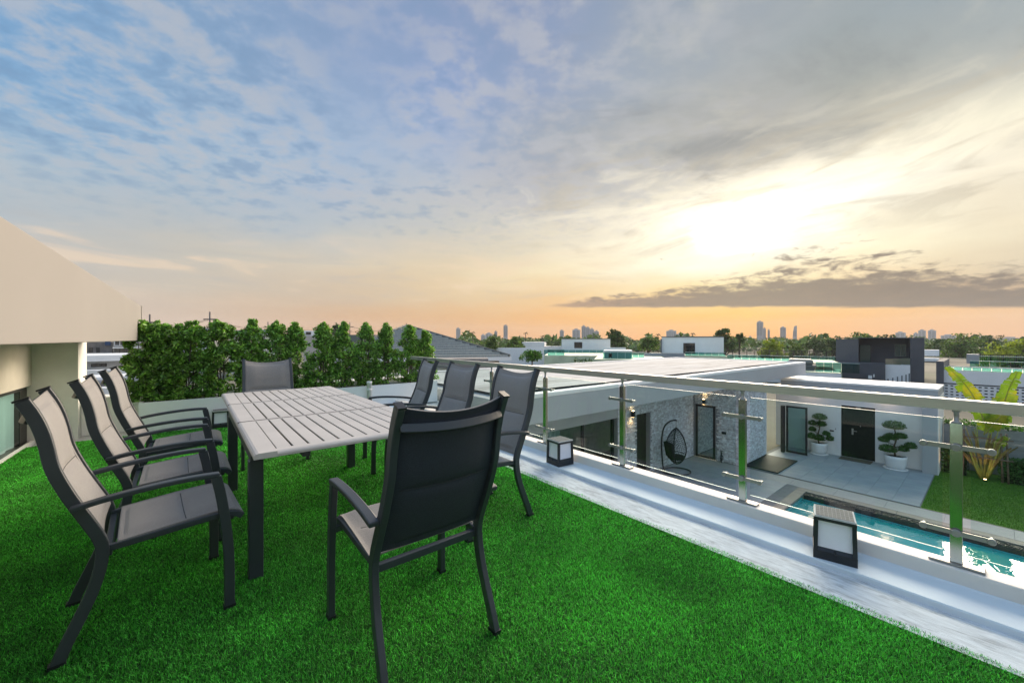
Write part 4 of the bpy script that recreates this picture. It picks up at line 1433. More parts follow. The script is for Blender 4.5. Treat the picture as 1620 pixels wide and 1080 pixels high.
# garden tap and hose
tp = thing('garden_tap', 'black garden tap stand with hose beside the stone wall corner', 'tap', (16.60, 7.0, PZ))
t_ = MB().tube([(0, 0, 0), (0, 0, 0.42), (-0.04, -0.02, 0.46), (-0.10, -0.05, 0.44), (-0.11, -0.06, 0.38)], 0.018, 8)
t_.build('standpipe', BLACK_METAL, tp)
MB().tube([(-0.02, 0.05, 0.49), (0.0, -0.06, 0.49)], 0.012, 6).build('tap_handle', BLACK_METAL, tp)
hs = MB()
hs.tube([(-0.11 + 0.11 * math.cos(q) - 0.02, -0.06 + 0.02 * math.sin(q * 1.7), 0.22 + 0.13 * math.sin(q)) for q in np.linspace(0, 4 * PI, 60)], 0.011, 6)
hs.build('hose', BLACK, tp)

# egg chair --------------------------------------------------------------
eg = thing('hanging_egg_chair', 'black wicker hanging egg chair on curved stand by the stone wall', 'egg chair', (14.05, 7.62, PZ), R_(-25))
MB().tube([(0.52 * math.cos(q) + 0.10, 0.42 * math.sin(q), 0.03) for q in np.linspace(0, 2 * PI, 40)], 0.024, 8, cap=False).build('base_ring', BLACK_METAL, eg)
stn = smooth_path([(-0.42, 0.0, 0.03), (-0.50, 0, 0.35), (-0.54, 0, 0.9), (-0.53, 0, 1.35), (-0.44, 0, 1.70), (-0.24, 0, 1.89), (-0.02, 0, 1.95), (0.10, 0, 1.935)], 40)
MB().tube(stn, 0.028, 8).build('stand', BLACK_METAL, eg)
MB().tube([(0.08, 0, 1.93), (0.08, 0, 1.66)], 0.010, 6).build('chain', STEEL, eg)
WICK = mat('black_wicker', (0.020, 0.021, 0.022), 0.6, var=0.3, vscale=20)


def egg(th_, ph):
    """ph 0 top .. 1 bottom; th 0 = open front (+x)."""
    z = 1.66 - 1.36 * ph
    r = 0.42 * math.sin(PI * min(ph, 1.0)) ** 0.62 * (0.78 + 0.30 * ph)
    return Vector((0.08 + r * math.cos(th_) * 0.92, r * math.sin(th_), z))


bk = MB()
A0, A1 = R_(62), R_(298)
for i in range(19):
    s0_ = i / 18
    bk.tube([egg(A0 + (A1 - A0) * (s0_ + 0.10 * math.sin(9 * p_)), p_) for p_ in np.linspace(0.02, 0.98, 22)], 0.0075, 4)
for i in range(20):
    ph = 0.06 + 0.88 * i / 19
    bk.tube([egg(q, ph + 0.018 * math.sin(6 * q)) for q in np.linspace(A0, A1, 20)], 0.0075, 4)
bk.build('basket', WICK, eg)
MB().tube([egg(A0, p_) for p_ in np.linspace(0, 1, 24)] + [egg(A1, p_) for p_ in np.linspace(1, 0, 24)], 0.022, 8).build('basket_rim', WICK, eg)
low = MB()
for i in range(5):
    ph = 0.72 + 0.06 * i
    low.tube([egg(q, ph) for q in np.linspace(-A0, A0, 12)], 0.014, 6)
low.build('front_lip', WICK, eg)
cu = MB().lathe([(0.0, 0.0), (0.25, 0.0), (0.31, 0.05), (0.29, 0.12), (0.15, 0.15), (0.0, 0.15)], (0.06, 0, 0.50), 20)
cu.obox((-0.20, 0, 0.85), (0.06, 0.24, 0.28), Matrix.Rotation(R_(-12), 3, 'Y'))
cu.build('cushion', mat('black_cushion', (0.016, 0.017, 0.020), 0.9, var=0.2), eg, bevel=0.03)

# topiaries ----------------------------------------------------------------
TOP = mat('topiary_leaf', (0.050, 0.135, 0.020), 0.5, var=0.3, vscale=5, attr='tint', attr_amt=0.6, transl=0.15)
POT = mat('white_glazed_pot', (0.74, 0.75, 0.75), 0.35, var=0.03)
GT = 'cloud pruned trees in white pots by the entrance'


def topiary(loc, lab, pads, pot_r, pot_h):
    r = thing('potted_topiary', lab, 'potted tree', loc, 0, GT)
    MB().lathe([(pot_r + 0.02, 0), (pot_r + 0.04, 0.03), (pot_r + 0.02, 0.045)], n=28).build('saucer', POT, r)
    po = MB().lathe([(pot_r * 0.80, 0.046), (pot_r * 0.95, pot_h * 0.35), (pot_r * 1.02, pot_h * 0.8), (pot_r * 1.03, pot_h), (pot_r * 0.92, pot_h), (pot_r * 0.90, pot_h - 0.05)], n=28).build('pot', POT, r)
    MB().lathe([(pot_r * 0.86, pot_h - 0.065), (pot_r * 0.86, pot_h - 0.05)], n=20).build('soil', SOIL, r)
    tk = MB()
    main = smooth_path([(0, 0, pot_h - 0.06), (0.02, 0.04, pot_h + 0.3), (-0.02, -0.03, pot_h + 0.65), (0.0, pads[0][0] * 0.6, pads[0][1] - 0.15), (0, pads[0][0], pads[0][1])], 16)
    tk.tube(main, [0.035 - 0.0012 * i for i in range(len(main))], 8)
    for y, z, _, _ in pads[1:]:
        b = min(main, key=lambda q: abs(q.z - (z - 0.15)))
        tk.tube([b, b.lerp(Vector((0, y, z)), 0.55) + Vector((0, 0, -0.03)), (0, y, z - 0.02)], [0.016, 0.012, 0.008], 6)
    tk.build('trunk', BARK, r)
    for i, (y, z, ry, rz_) in enumerate(pads):
        n_ = int(900 * ry / 0.25)
        q = rng.normal(size=(n_, 3))
        q /= np.linalg.norm(q, axis=1)[:, None]
        q *= rng.uniform(0.55, 1.05, n_)[:, None]
        q[:, 2] = np.where(q[:, 2] < -0.35, -0.35 + 0.4 * (q[:, 2] + 0.35), q[:, 2])
        off = rng.uniform(-0.05, 0.05)
        pts = q * np.array([ry * 0.85, ry * 0.90, rz_ * 1.25]) + np.array([off, y, z])
        v_, f_, t_2 = leaf_cloud(pts, 0.055, 0.5, up=0.6)
        raw_mesh('foliage_pad', v_, f_, 3, TOP, r, attr=t_2)


def pads_from(lst, s, y0, z0, fac):
    return [((cx - s[0]) * -fac, z0 - (cy - s[1]) * fac, w * fac / 2, h * fac / 2) for cx, cy, w, h in lst]


f1 = 0.0279 / 6.75
topiary((21.18, 4.86, PZ), 'potted topiary standing between the open glass door and the black door',
        pads_from([(555, 537, 145, 62), (570, 607, 100, 58), (492, 612, 80, 52), (492, 678, 74, 48), (612, 702, 78, 46), (640, 748, 76, 56), (555, 758, 110, 62), (486, 750, 80, 62)], (550, 815), 0, 0.46, f1), 0.29, 0.50)
f2 = 0.0262 / 6.0
topiary((21.02, 2.44, PZ), 'potted topiary standing between the black door and the grey corner pier',
        pads_from([(332, 585, 172, 72), (375, 668, 96, 50), (312, 690, 110, 56), (264, 722, 90, 54), (436, 742, 92, 54), (390, 780, 84, 54), (292, 798, 140, 62)], (340, 850), 0, 0.50, f2), 0.32, 0.52)

# garden edge: hedges, palm, walls -------------------------------------------
HL = mat('hedge_leaf', (0.045, 0.125, 0.022), 0.5, var=0.3, vscale=4, attr='tint', attr_amt=0.6, transl=0.15)


def low_hedge(x0, x1, y0, y1, h, lab):
    r = thing('clipped_hedge', lab, 'hedge', ((x0 + x1) / 2, (y0 + y1) / 2, PZ - 0.02), 0, 'low clipped hedges by the garden wall')
    n_ = int(2600 * (y1 - y0) / 1.0)
    q = np.stack([rng.uniform(x0, x1, n_), rng.uniform(y0, y1, n_), rng.uniform(0, 1, n_) ** 0.6 * h], 1)
    face = rng.integers(0, 3, n_)
    q[:, 0] = np.where(face == 0, x0 + rng.uniform(-0.05, 0.06, n_), q[:, 0])
    q[:, 2] = np.where(face == 1, h + rng.uniform(-0.10, 0.04, n_), q[:, 2])
    q -= np.array([(x0 + x1) / 2, (y0 + y1) / 2, 0])
    v_, f_, t_2 = leaf_cloud(q, 0.075, 0.55, up=0.4)
    raw_mesh('foliage', v_, f_, 3, HL, r, attr=t_2)
    MB().box(x0 + 0.10 - (x0 + x1) / 2, y0 + 0.06 - (y0 + y1) / 2, 0.0, x1 - 0.1 - (x0 + x1) / 2, y1 - 0.06 - (y0 + y1) / 2, h - 0.12).build('shade_core', mat('hedge_shade', (0.02, 0.03, 0.012), 0.95, var=0.4, vscale=20, bump=1.0, bscale=30), r)  # solid dark block, the hedge's inner shade put into its colour


low_hedge(21.95, 22.55, 0.62, 1.30, 0.95, 'dark clipped hedge against the white end wall of the villa')
low_hedge(21.95, 22.55, -4.2, -0.05, 0.80, 'dark clipped hedge beyond the traveller palm')
gw = thing('garden_wall', 'grey grooved garden wall behind the palm with greenery along its top', 'wall', (23.2, -2, PZ))
WT = -1.96
for i in range(5):
    z0_ = PZ + 0.02 + i * (WT - PZ - 0.04) / 5
    z1_ = PZ + 0.02 + (i + 1) * (WT - PZ - 0.04) / 5 - 0.015
    MB().box(22.98, -9.0, z0_, 23.3, 1.30, z1_).build('wall_course', mat('garden_wall_paint', (0.27, 0.29, 0.31), 0.75, var=0.06), gw, world=True)
MB().box(23.0, -9.0, PZ, 23.28, 1.298, WT - 0.02).build('wall_core', GROUT, gw, world=True)
CR = mat('creeper_leaf', (0.075, 0.20, 0.026), 0.5, var=0.3, attr='tint', attr_amt=0.6, transl=0.2)
q = np.stack([rng.uniform(22.98, 23.5, 2600), rng.uniform(-6, 1.3, 2600), WT + rng.uniform(-0.05, 0.20, 2600) * (0.6 + 0.4 * np.sin(np.linspace(0, 40, 2600)))], 1)
v_, f_, t_2 = leaf_cloud(q - np.array([23.2, -2, PZ]), 0.085, 0.55, up=0.4)
raw_mesh('top_greenery', v_, f_, 3, CR, gw, attr=t_2)

# traveller palm with stakes
TPX, TPY = 22.0, 0.27
tpm = thing('traveller_palm', 'yellow green traveller palm with torn leaves and fan of pale stems', 'palm', (TPX, TPY, PZ))
PST = mat('palm_stem', (0.30, 0.30, 0.06), 0.5, var=0.25, vscale=10, stretch=(1, 1, 0.3), second=(0.34, 0.22, 0.05), second_scale=3, second_amt=0.5)
PLF = mat('palm_leaf', (0.15, 0.27, 0.014), 0.42, var=0.22, vscale=3, transl=0.35, second=(0.46, 0.36, 0.02), second_scale=1.3, second_amt=0.6)
def torn_leaf(base, mid, tip, width, seed, bend=0.12):
    """Paddle leaf split into strips along a curved midrib."""
    r2 = np.random.default_rng(seed)
    rib = smooth_path([base, mid, tip], 30)
    mb = MB()
    ax = (Vector(tip) - Vector(base)).normalized()
    side0 = ax.cross(Vector((1, 0, 0.2))).normalized()
    for sg in (-1, 1):
        i = 3
        while i < 30:
            wd = int(r2.integers(1, 4))
            j = min(i + wd, 30)
            f0, f1_ = i / 30, j / 30
            ln = width * (math.sin(PI * (0.08 + 0.88 * (f0 + f1_) / 2)) ** 0.55) * r2.uniform(0.62, 1.08)
            p0_, p1_ = rib[i], rib[j]
            fw = ax * (0.28 * ln)
            dr_ = Vector((bend * r2.uniform(-0.6, 1.4), 0, -0.22 * r2.uniform(0.2, 1.3))) * ln
            e0 = p0_ + side0 * sg * ln + fw * 0.8 + dr_
            e1 = p1_ + side0 * sg * ln * 0.97 + fw * 0.8 + dr_ - ax * 0.01
            m0 = p0_.lerp(e0, 0.5) + Vector((-0.03, 0, 0.02))
            m1_ = p1_.lerp(e1, 0.5) + Vector((-0.03, 0, 0.02))
            mb.add([p0_, p1_, m1_, m0, e1, e0], [(0, 1, 2, 3), (3, 2, 4, 5)], True)
            i = j
    return mb, rib



stems = []
for i, a in enumerate(np.linspace(-0.62, 0.62, 11)):
    top = Vector((0.04 * math.sin(i * 2.1), -0.85 * math.sin(a) * 1.05, 1.25 + 0.35 * math.cos(a)))
    jx, jy, jz = rng.uniform(-0.10, 0.10), rng.uniform(-0.06, 0.06), rng.uniform(-0.15, 0.30)
    MB().tube([(jx * 0.4, -0.10 * a, 0.0), (jx, -0.26 * a - 0.08 * a + jy * 0.5, 0.45), tuple(top * 0.72 + Vector((jx, jy, 0.08))), tuple(top + Vector((jx, jy * 2, jz)))], [0.050, 0.034, 0.020, 0.012], 7).build('stem', PST, tpm)
    dm_, dr2 = torn_leaf((jx, -0.30 * a, 0.35), (jx - 0.05, -0.75 * a + jy, 0.95 + jz), (jx - 0.1, -1.15 * a + jy, 1.25 + jz * 1.5), 0.05, 70 + i, 0.3)
    dm_.build('dry_sheath', mat('dry_palm_sheath', (0.26, 0.20, 0.07), 0.9, var=0.35, vscale=6, second=(0.16, 0.17, 0.04), second_scale=4, second_amt=0.7), tpm)


for k_, (bs, md_, tp_, wd) in enumerate((
        ((0, -0.10, 1.72), (0.05, 0.28, 3.00), (0.0, 0.86, 3.96), 0.27),
        ((0, -0.35, 1.76), (0.05, -0.50, 3.0), (0.05, -0.74, 3.88), 0.26),
        ((0.1, -0.22, 1.75), (0.3, -0.30, 2.5), (0.5, -0.42, 3.05), 0.30),
        ((-0.1, -0.05, 1.65), (-0.2, -0.36, 2.3), (-0.1, -0.62, 2.78), 0.24),
        ((0.1, 0.0, 1.55), (0.2, -0.12, 2.2), (0.2, -0.26, 2.75), 0.26),
        ((0.0, -0.28, 1.1), (-0.1, -0.40, 1.45), (-0.15, -0.5, 1.62), 0.16))):
    lm, rib = torn_leaf(bs, md_, tp_, wd, 40 + k_)
    lo = lm.build('leaf', PLF, tpm)
    MB().tube(rib, [0.022 - 0.0005 * i for i in range(len(rib))], 6).build('midrib', PST, lo)
stk = thing('palm_stakes', 'weathered timber stakes and rails propping up the traveller palm', 'stake frame', (TPX, TPY, PZ))
SW = mat('weathered_stake', (0.16, 0.12, 0.09), 0.9, var=0.3, vscale=8, bump=0.4)
for y in (0.62, 0.50, -0.42, -0.55):
    MB().tube([(-0.12, y, -0.05), (-0.02, y * 0.92, 1.7)], 0.028, 6).build('stake', SW, stk)
for z in (0.75, 1.45):
    MB().tube([(-0.10, 0.68, z), (-0.10, -0.66, z + 0.03)], 0.022, 6).build('rail', SW, stk)
for (x, y, e, lab) in ((21.72, 0.24, 9, 'small garden uplight glowing at the foot of the palm'), (21.80, 0.97, 7, 'small garden uplight glowing under the hedge by the villa end wall')):
    u = thing('garden_uplight', lab, 'light', (x, y, PZ - 0.02), 0, 'garden uplights')
    MB().lathe([(0.05, 0.0), (0.05, 0.06), (0.042, 0.07)], n=12).build('housing', BLACK_METAL, u)
    MB().lathe([(0.036, 0.0705), (0.036, 0.074)], n=12).build('lens', LAMP, u)
    lamp_light('uplight', (x + 0.02, y, PZ + 0.10), e, (1.0, 0.50, 0.16), u, 0.03, 110, (PI, R_(-18), 0))

# ================================================================== beyond the garden
def depth_point(px, py, d):
    """World point seen in the photograph at pixel (px, py), d metres in front of the camera."""
    p = FWD * d + RGT * ((px - 810.0) / 622.0 * d)
    return Vector((p.x, p.y, EYE - (py - 536.0) / 622.0 * d))


class Facer:
    """A building set square to the line of sight; boxes are given as the outline seen plus a real depth."""

    def __init__(self, name, label, cat, pxc, d, group=None, base=None):
        self.azc = math.atan((pxc - 810.0) / 622.0)
        self.D = d / math.cos(self.azc)
        p = depth_point(pxc, 536, d)
        self.z0 = GZ if base is None else base
        self.root = thing(name, label, cat, (p.x, p.y, self.z0), -(YAW + self.azc), group)

    def x(self, px, y=0.0):
        return (self.D + y) * math.tan(math.atan((px - 810.0) / 622.0) - self.azc)

    def z(self, px, py, y=0.0):
        az = math.atan((px - 810.0) / 622.0)
        d = (self.D + y) / math.cos(az - self.azc) * math.cos(az)
        return EYE - (py - 536.0) / 622.0 * d - self.z0

    def box(self, name, px0, py0, px1, py1, y0, dep, m, parent=None, bevel=0.0, kind=None):
        pm = (px0 + px1) / 2
        z1 = self.z(pm, py0, y0)
        zb = 0.0 if py1 is None else self.z(pm, py1, y0)
        return MB().box(self.x(px0, y0), y0, zb, self.x(px1, y0), y0 + dep, z1).build(name, m, parent or self.root, bevel=bevel, kind=kind)

    def window(self, px0, py0, px1, py1, y0, parent=None, mull=1, fr=None, glass=None):
        """Frame with glass sunk in it and mullions, set into the wall face at y0."""
        pm = (px0 + px1) / 2
        xa, xb, zt, zb = self.x(px0, y0), self.x(px1, y0), self.z(pm, py0, y0), self.z(pm, py1, y0)
        t = max(0.05, (xb - xa) * 0.045)
        fm = MB()
        fm.box(xa, y0 - 0.05, zb, xa + t, y0 + 0.004, zt)
        fm.box(xb - t, y0 - 0.05, zb, xb, y0 + 0.004, zt)
        fm.box(xa + t, y0 - 0.05, zt - t, xb - t, y0 + 0.004, zt)
        fm.box(xa + t, y0 - 0.05, zb, xb - t, y0 + 0.004, zb + t)
        for i in range(mull):
            xm = xa + (xb - xa) * (i + 1) / (mull + 1)
            fm.box(xm - t / 2, y0 - 0.045, zb + t, xm + t / 2, y0 + 0.004, zt - t)
        w = fm.build('window', fr or BLACK_METAL, parent or self.root)
        MB().box(xa + t * 0.5, y0 - 0.02, zb + t * 0.5, xb - t * 0.5, y0 + 0.002, zt - t * 0.5).build('pane', glass or DARK_GLASS, w)
        return w


FAR_WHITE = mat('far_white_wall', (0.80, 0.81, 0.82), 0.8, var=0.04, vscale=0.4)
FAR_ROOF = mat('far_roof_terrace', (0.55, 0.60, 0.42), 0.6, var=0.10, vscale=0.8)
FAR_GREY = mat('far_grey_roof', (0.13, 0.14, 0.15), 0.7, var=0.15, vscale=0.5)
FENCE_M = mat('dark_fence_bar', (0.05, 0.04, 0.04), 0.7)


def glass_rail(F, px0, px1, py0, py1, y0, n, parent=None):
    """Row of green tinted balustrade panes, each with its own gap."""
    xs = [F.x(px0, y0) + (F.x(px1, y0) - F.x(px0, y0)) * i / n for i in range(n + 1)]
    pm = (px0 + px1) / 2
    zt, zb = F.z(pm, py0, y0), F.z(pm, py1, y0)
    for a, b in zip(xs[:-1], xs[1:]):
        MB().box(a + 0.02, y0, zb, b - 0.02, y0 + 0.02, zt).build('balustrade_pane', TEAL_GLASS, parent or F.root)
    MB().box(xs[0], y0 - 0.02, zt + 0.002, xs[-1], y0 + 0.04, zt + 0.05).build('balustrade_rail', EDGE, parent or F.root)


def bar_fence(F, px0, px1, py0, py1, y0, n):
    mb = MB()
    x0, x1 = F.x(px0, y0), F.x(px1, y0)
    pm = (px0 + px1) / 2
    zt, zb = F.z(pm, py0, y0), F.z(pm, py1, y0)
    mb.box(x0, y0, zt - 0.06, x1, y0 + 0.05, zt)
    for i in range(n + 1):
        x = x0 + (x1 - x0) * i / n
        w = 0.05 if i % 6 == 0 else 0.02
        mb.box(x - w, y0 + 0.005, zb, x + w, y0 + 0.045, zt - 0.061)
    return mb.build('bar_fence', FENCE_M, F.root, kind='stuff')


# white house with the tall sliding window
F = Facer('white_house', 'white flat house with a tall two-leaf sliding window and green glass balustrade', 'house', 1095, 62)
F.box('wall', 1047, 533, 1145, None, 0, 8, FAR_WHITE)
F.box('roof_edge', 1046, 532, 1146, 533.4, -0.1, 8.2, FAR_GREY)
F.window(1081, 542.5, 1099.5, 562, 0, mull=1)
F.box('roof_terrace', 1020, 562, 1150, None, -9, 8.9, FAR_ROOF)
glass_rail(F, 1084, 1148, 557.5, 567, -8.8, 6)
F.box('parapet', 1019, 558.5, 1083, None, -9.3, 0.29, GREY_WALL)
F.box('side_pillar', 1045, 536, 1046.9, None, -0.5, 1.0, FAR_GREY)

# white house with the small window
F = Facer('white_house', 'white stepped flat house with one small square window below the skyline', 'house', 900, 78)
F.box('wall', 888.5, 536, 965.5, None, 0, 9, FAR_WHITE)
F.box('roof_edge', 888, 535.4, 966, 536.2, -0.15, 9.3, FAR_GREY)
F.window(908.5, 541, 921, 550.5, 0, mull=1)
F.box('lower_wing', 826, 541, 861, None, 1, 7, FAR_WHITE)
F.box('link_wall', 861.1, 548, 888.4, None, 1.5, 5, FAR_WHITE)
bar_fence(F, 861, 888, 540.5, 548, 1.2, 14)
F.box('garden_wall', 782, 550, 860, None, -8, 0.4, FAR_WHITE)
F.box('roof_terrace', 861, 562.5, 1000, None, -18, 17, FAR_ROOF)
F.box('back_parapet', 952, 549.5, 990, 556, -3, 0.4, FAR_WHITE)
glass_rail(F, 856, 955, 553.5, 561.5, -5, 9)
glass_rail(F, 866, 893, 553, 566.5, -17.5, 2)

# pavilion on the terrace
F = Facer('roof_pavilion', 'small white roof pavilion wrapped in green glass on the terrace', 'pavilion', 976, 50)
F.box('wall', 956, 556, 999, 568.5, 0, 4, mat('pavilion_wall', (0.48, 0.60, 0.62), 0.6))
F.box('pavilion_roof', 954.5, 554.4, 1000.5, 556, -0.3, 4.6, FAR_WHITE)
F.window(963, 559, 968, 565, 0, mull=0)
F.box('base', 940, 568.5, 1060, None, -3, 14, FAR_ROOF)
glass_rail(F, 954, 1001, 557.5, 568, -1.0, 4)
glass_rail(F, 1001, 1019, 558, 567, 3.0, 2)

# green glass roof terrace with bar fence
F = Facer('terrace_house', 'low house whose roof terrace has long green glass panes and a bar fence', 'house', 1240, 46)
F.box('wall', 1148, 574, 1250, None, 0, 10, FAR_WHITE)
F.box('wall_wing', 1250.2, 590, 1331, None, -4, 14, FAR_WHITE)
F.box('terrace_floor', 1150, 572.4, 1330, 573.8, 0.4, 9.8, FAR_ROOF)
F.box('terrace_deck', 1251, 588.5, 1331, 590, -3.9, 13.5, FAR_ROOF)
glass_rail(F, 1150, 1249, 562.5, 573.8, 0.1, 8)
glass_rail(F, 1290, 1331, 573.5, 588.4, -3.8, 3)
glass_rail(F, 1255, 1325, 564, 573, 9.5, 5)
bar_fence(F, 1148, 1322, 554, 569, 11, 84)
un = F.box('roof_unit', 1247, 568, 1287, 577, -1.5, 2.0, mat('roof_unit_cover', (0.20, 0.21, 0.20), 0.5, 0.3), bevel=0.25)
F.box('unit_base', 1246, 577.2, 1292, 580, -1.7, 2.3, FAR_GREY)
F.box('unit_plinth', 1249, 580.2, 1288, 589.8, -1.5, 2.0, FAR_GREY)

# charcoal house
F = Facer('charcoal_house', 'charcoal rendered house with slot windows in a white wing and a corner window', 'house', 1400, 47)
F.box('tall_block', 1358.2, 534.5, 1440, None, 3, 9, DARK_WALL)
F.box('side_block', 1322.5, 536, 1358, 575, 0.5, 8, mat('charcoal_side', (0.115, 0.118, 0.132), 0.8, var=0.06))
F.box('end_pillar', 1440.2, 535, 1462.5, None, 0, 10, DARK_WALL)
F.box('low_wall', 1332, 574, 1400.5, None, -1.5, 2.2, DARK_WALL)
F.box('roof_edge', 1322, 533.8, 1462.8, 534.8, 0.4, 11, FAR_GREY)
w1 = F.window(1360, 545, 1378, 573, 2.98, mull=0, glass=mat('teal_pane', (0.05, 0.11, 0.105), 0.15, spec=0.25))
w2 = F.window(1415.5, 544.5, 1433.5, 563.5, 2.98, mull=1, fr=mat('pale_window_frame', (0.30, 0.33, 0.27), 0.6), glass=mat('teal_pane', (0.05, 0.11, 0.105), 0.15, spec=0.25))
F.box('white_wing', 1400.7, 577, 1440, None, -1.0, 3.5, FAR_WHITE)
for i, px in enumerate((1405, 1412.5, 1420, 1427, 1433.5, 1438.6)):
    F.box('slot_window', px - 1.1, 599 - 1.7 * i, px + 0.9, 616, -1.03, 0.028, mat('slot_window_glass', (0.16, 0.18, 0.20), 0.3))
for a, b, y in ((1400.7, 1412, 0), (1412.2, 1426, 0), (1426.2, 1440, 0)):
    F.box('balustrade_pane', a, 567.5 - (a - 1400) * 0.05, b, 576.8, -0.9, 0.02, mat('dark_green_glass', (0.03, 0.075, 0.06), 0.08, spec=0.8))
F.box('terrace_floor', 1300, 588, 1331.8, None, -2.0, 6, FAR_ROOF)
glass_rail(F, 1331, 1360, 575, 590, -3.0, 1)
cm = F.box('security_camera', 1373.5, 594, 1379.5, 599, -1.9, 0.39, FAR_WHITE)
F.box('camera_bracket', 1381.5, 592, 1383.5, 596.5, -1.75, 0.24, FAR_WHITE)

# breeze block house
F = Facer('breeze_block_house', 'white house with a pierced breeze block wall and green glass roof terrace', 'house', 1560, 31)
wall = F.box('wall', 1493, 590, 1700, 611, 0, 6, FAR_WHITE)
F.box('wall_base', 1493.01, 655, 1700, None, 0, 6, FAR_WHITE)
F.box('backing', 1494, 611.2, 1699, 654.8, 0.22, 5, mat('breeze_shadow_wall', (0.05, 0.055, 0.06), 0.9))  # coloured dark so the holes in front show as shaded
bbm = mat('breeze_block', (0.82, 0.82, 0.82), 0.8, var=0.05)
zt_, zb_ = F.z(1560, 611, 0), F.z(1560, 655, 0)
nz_ = 9
hz = (zt_ - zb_) / nz_
xa_, xb_ = F.x(1493, 0), F.x(1640, 0)
nx_ = int((xb_ - xa_) / 0.30)
blk = None
for i in range(nx_):
    for j in range(nz_):
        if blk is None:
            w_, h_ = 0.30 / 2 - 0.002, hz / 2 - 0.002
            m_ = MB()
            m_.box(-w_, 0, -h_, -0.080, 0.2, h_)
            m_.box(0.080, 0, -h_, w_, 0.2, h_)
            m_.box(-0.080, 0, 0.055, 0.080, 0.2, h_)
            m_.box(-0.080, 0, -h_, 0.080, 0.2, -0.055)
            blk = m_.build('breeze_block', bbm, F.root)
            c = blk
        else:
            c = dup(blk, parent=F.root, children=[])
        c.location = (xa_ + 0.30 * (i + 0.5), 0.0, zb_ + hz * (j + 0.5))
F.box('charcoal_pier', 1481, 571.5, 1492.9, None, -0.3, 8, DARK_WALL)
F.box('terrace_floor', 1493, 588.6, 1700, 589.9, 0.2, 5.5, FAR_ROOF)
F.box('upper_wall', 1500, 582, 1700, 588, 6.1, 0.4, GREY_WALL)
F.box('chimney_block', 1529, 560.5, 1549, 575, 8.0, 2.0, GREY_WALL)
glass_rail(F, 1494, 1690, 583.5, 590, 0.3, 12)
glass_rail(F, 1534, 1690, 573, 582, 6.2, 9)
glass_rail(F, 1548, 1690, 565, 572, 10, 8)
bar_fence(F, 1548, 1690, 561.5, 574, 10.6, 40)

# gap between the houses
F = Facer('far_white_house', 'sliver of a far white house seen between the two charcoal walls', 'house', 1471, 90)
F.box('wall', 1458, 553.5, 1486, 563, 0, 5, FAR_WHITE)
F.box('lower_wall', 1458, 567, 1486, 571.5, -6, 5, FAR_WHITE)
F.box('ground_wall', 1458, 572, 1486, None, -5, 5, PALE_GREY)

# hip roofed house ------------------------------------------------------------
F = Facer('tiled_house', 'house with a large grey tiled hip roof behind the hedge', 'house', 690, 22)
R0 = F.root
ztop, zeav = F.z(643, 516, 6.0), F.z(690, 565, 0.0)
xl, xr = F.x(508, 0), F.x(806, 0)
xap = F.x(643, 6.0)
TCOL = [mat('roof_tile_grey', (0.33, 0.345, 0.33), 0.8, var=0.12, vscale=5, bump=0.2, bscale=20, stretch=(3, 1, 1))]
NC = 15
crs = None
for i in range(NC):
    f0, f1_ = i / NC, (i + 1) / NC
    y0_, y1_ = 6.0 * f0, 6.0 * f1_
    za, zb2 = zeav + (ztop - zeav) * f0, zeav + (ztop - zeav) * f1_
    a0_, b0_ = xl + (xap - xl) * f0, xr + (xap - xr) * f0
    a1_, b1_ = xl + (xap - xl) * f1_, xr + (xap - xr) * f1_
    lift = 0.12
    vs = [(a0_, y0_ - 0.05, za + lift), (b0_, y0_ - 0.05, za + lift), (b1_, y1_, zb2), (a1_, y1_, zb2),
          (a0_, y0_ - 0.05, za - 0.01), (b0_, y0_ - 0.05, za - 0.01), (b1_, y1_, zb2 - 0.03), (a1_, y1_, zb2 - 0.03)]
    fs = [(0, 1, 2, 3), (5, 4, 7, 6), (4, 5, 1, 0), (1, 5, 6, 2), (2, 6, 7, 3), (4, 0, 3, 7)]
    MB().add(vs, fs).build('tile_course', TCOL[0], R0)
sl_ = MB().add([(xr, 0, zeav - 0.02), (xr + 0.2, 12, zeav - 0.02), (xap, 6.0, ztop - 0.02), (xl, 0, zeav - 0.02), (xl - 0.2, 12, zeav - 0.02)], [(0, 1, 2), (1, 4, 2), (4, 3, 2)])
sl_.build('rear_slopes', TCOL[0], R0)
RIDGE = mat('ridge_tile', (0.12, 0.13, 0.125), 0.75, var=0.2, vscale=8)
for (xe, ye, ze), nm in (((xr, -0.05, zeav + 0.06), 'hip_ridge'), ((xl, -0.05, zeav + 0.06), 'hip_ridge')):
    MB().tube([(xe, ye, ze), (xap, 6.0, ztop + 0.06)], 0.085, 8).build(nm, RIDGE, R0)
MB().tube([(xap, 6.0, ztop + 0.05), (xap, 6.0, ztop + 0.22)], 0.02, 6).build('finial', RIDGE, R0)
MB().box(xl - 0.1, -0.10, zeav - 0.22, xr + 0.1, 0.02, zeav - 0.015).build('eave_board', FAR_WHITE, R0)
MB().box(xl + 0.5, 0.7, 0, xr - 0.5, 11, zeav - 0.23).build('wall', mat('taupe_render', (0.30, 0.28, 0.27), 0.8), R0)
F2 = Facer('roof_slab', 'brown grey flat eave slab just behind the railing end', 'slab', 735, 15.5)
F2.box('slab_edge', 690, 567.5, 772.5, 581.5, 0, 1.2, mat('brown_grey_eave', (0.22, 0.205, 0.20), 0.8))
F2.box('slab_wall', 692, 581.7, 768, None, 0.5, 1.0, FAR_WHITE)

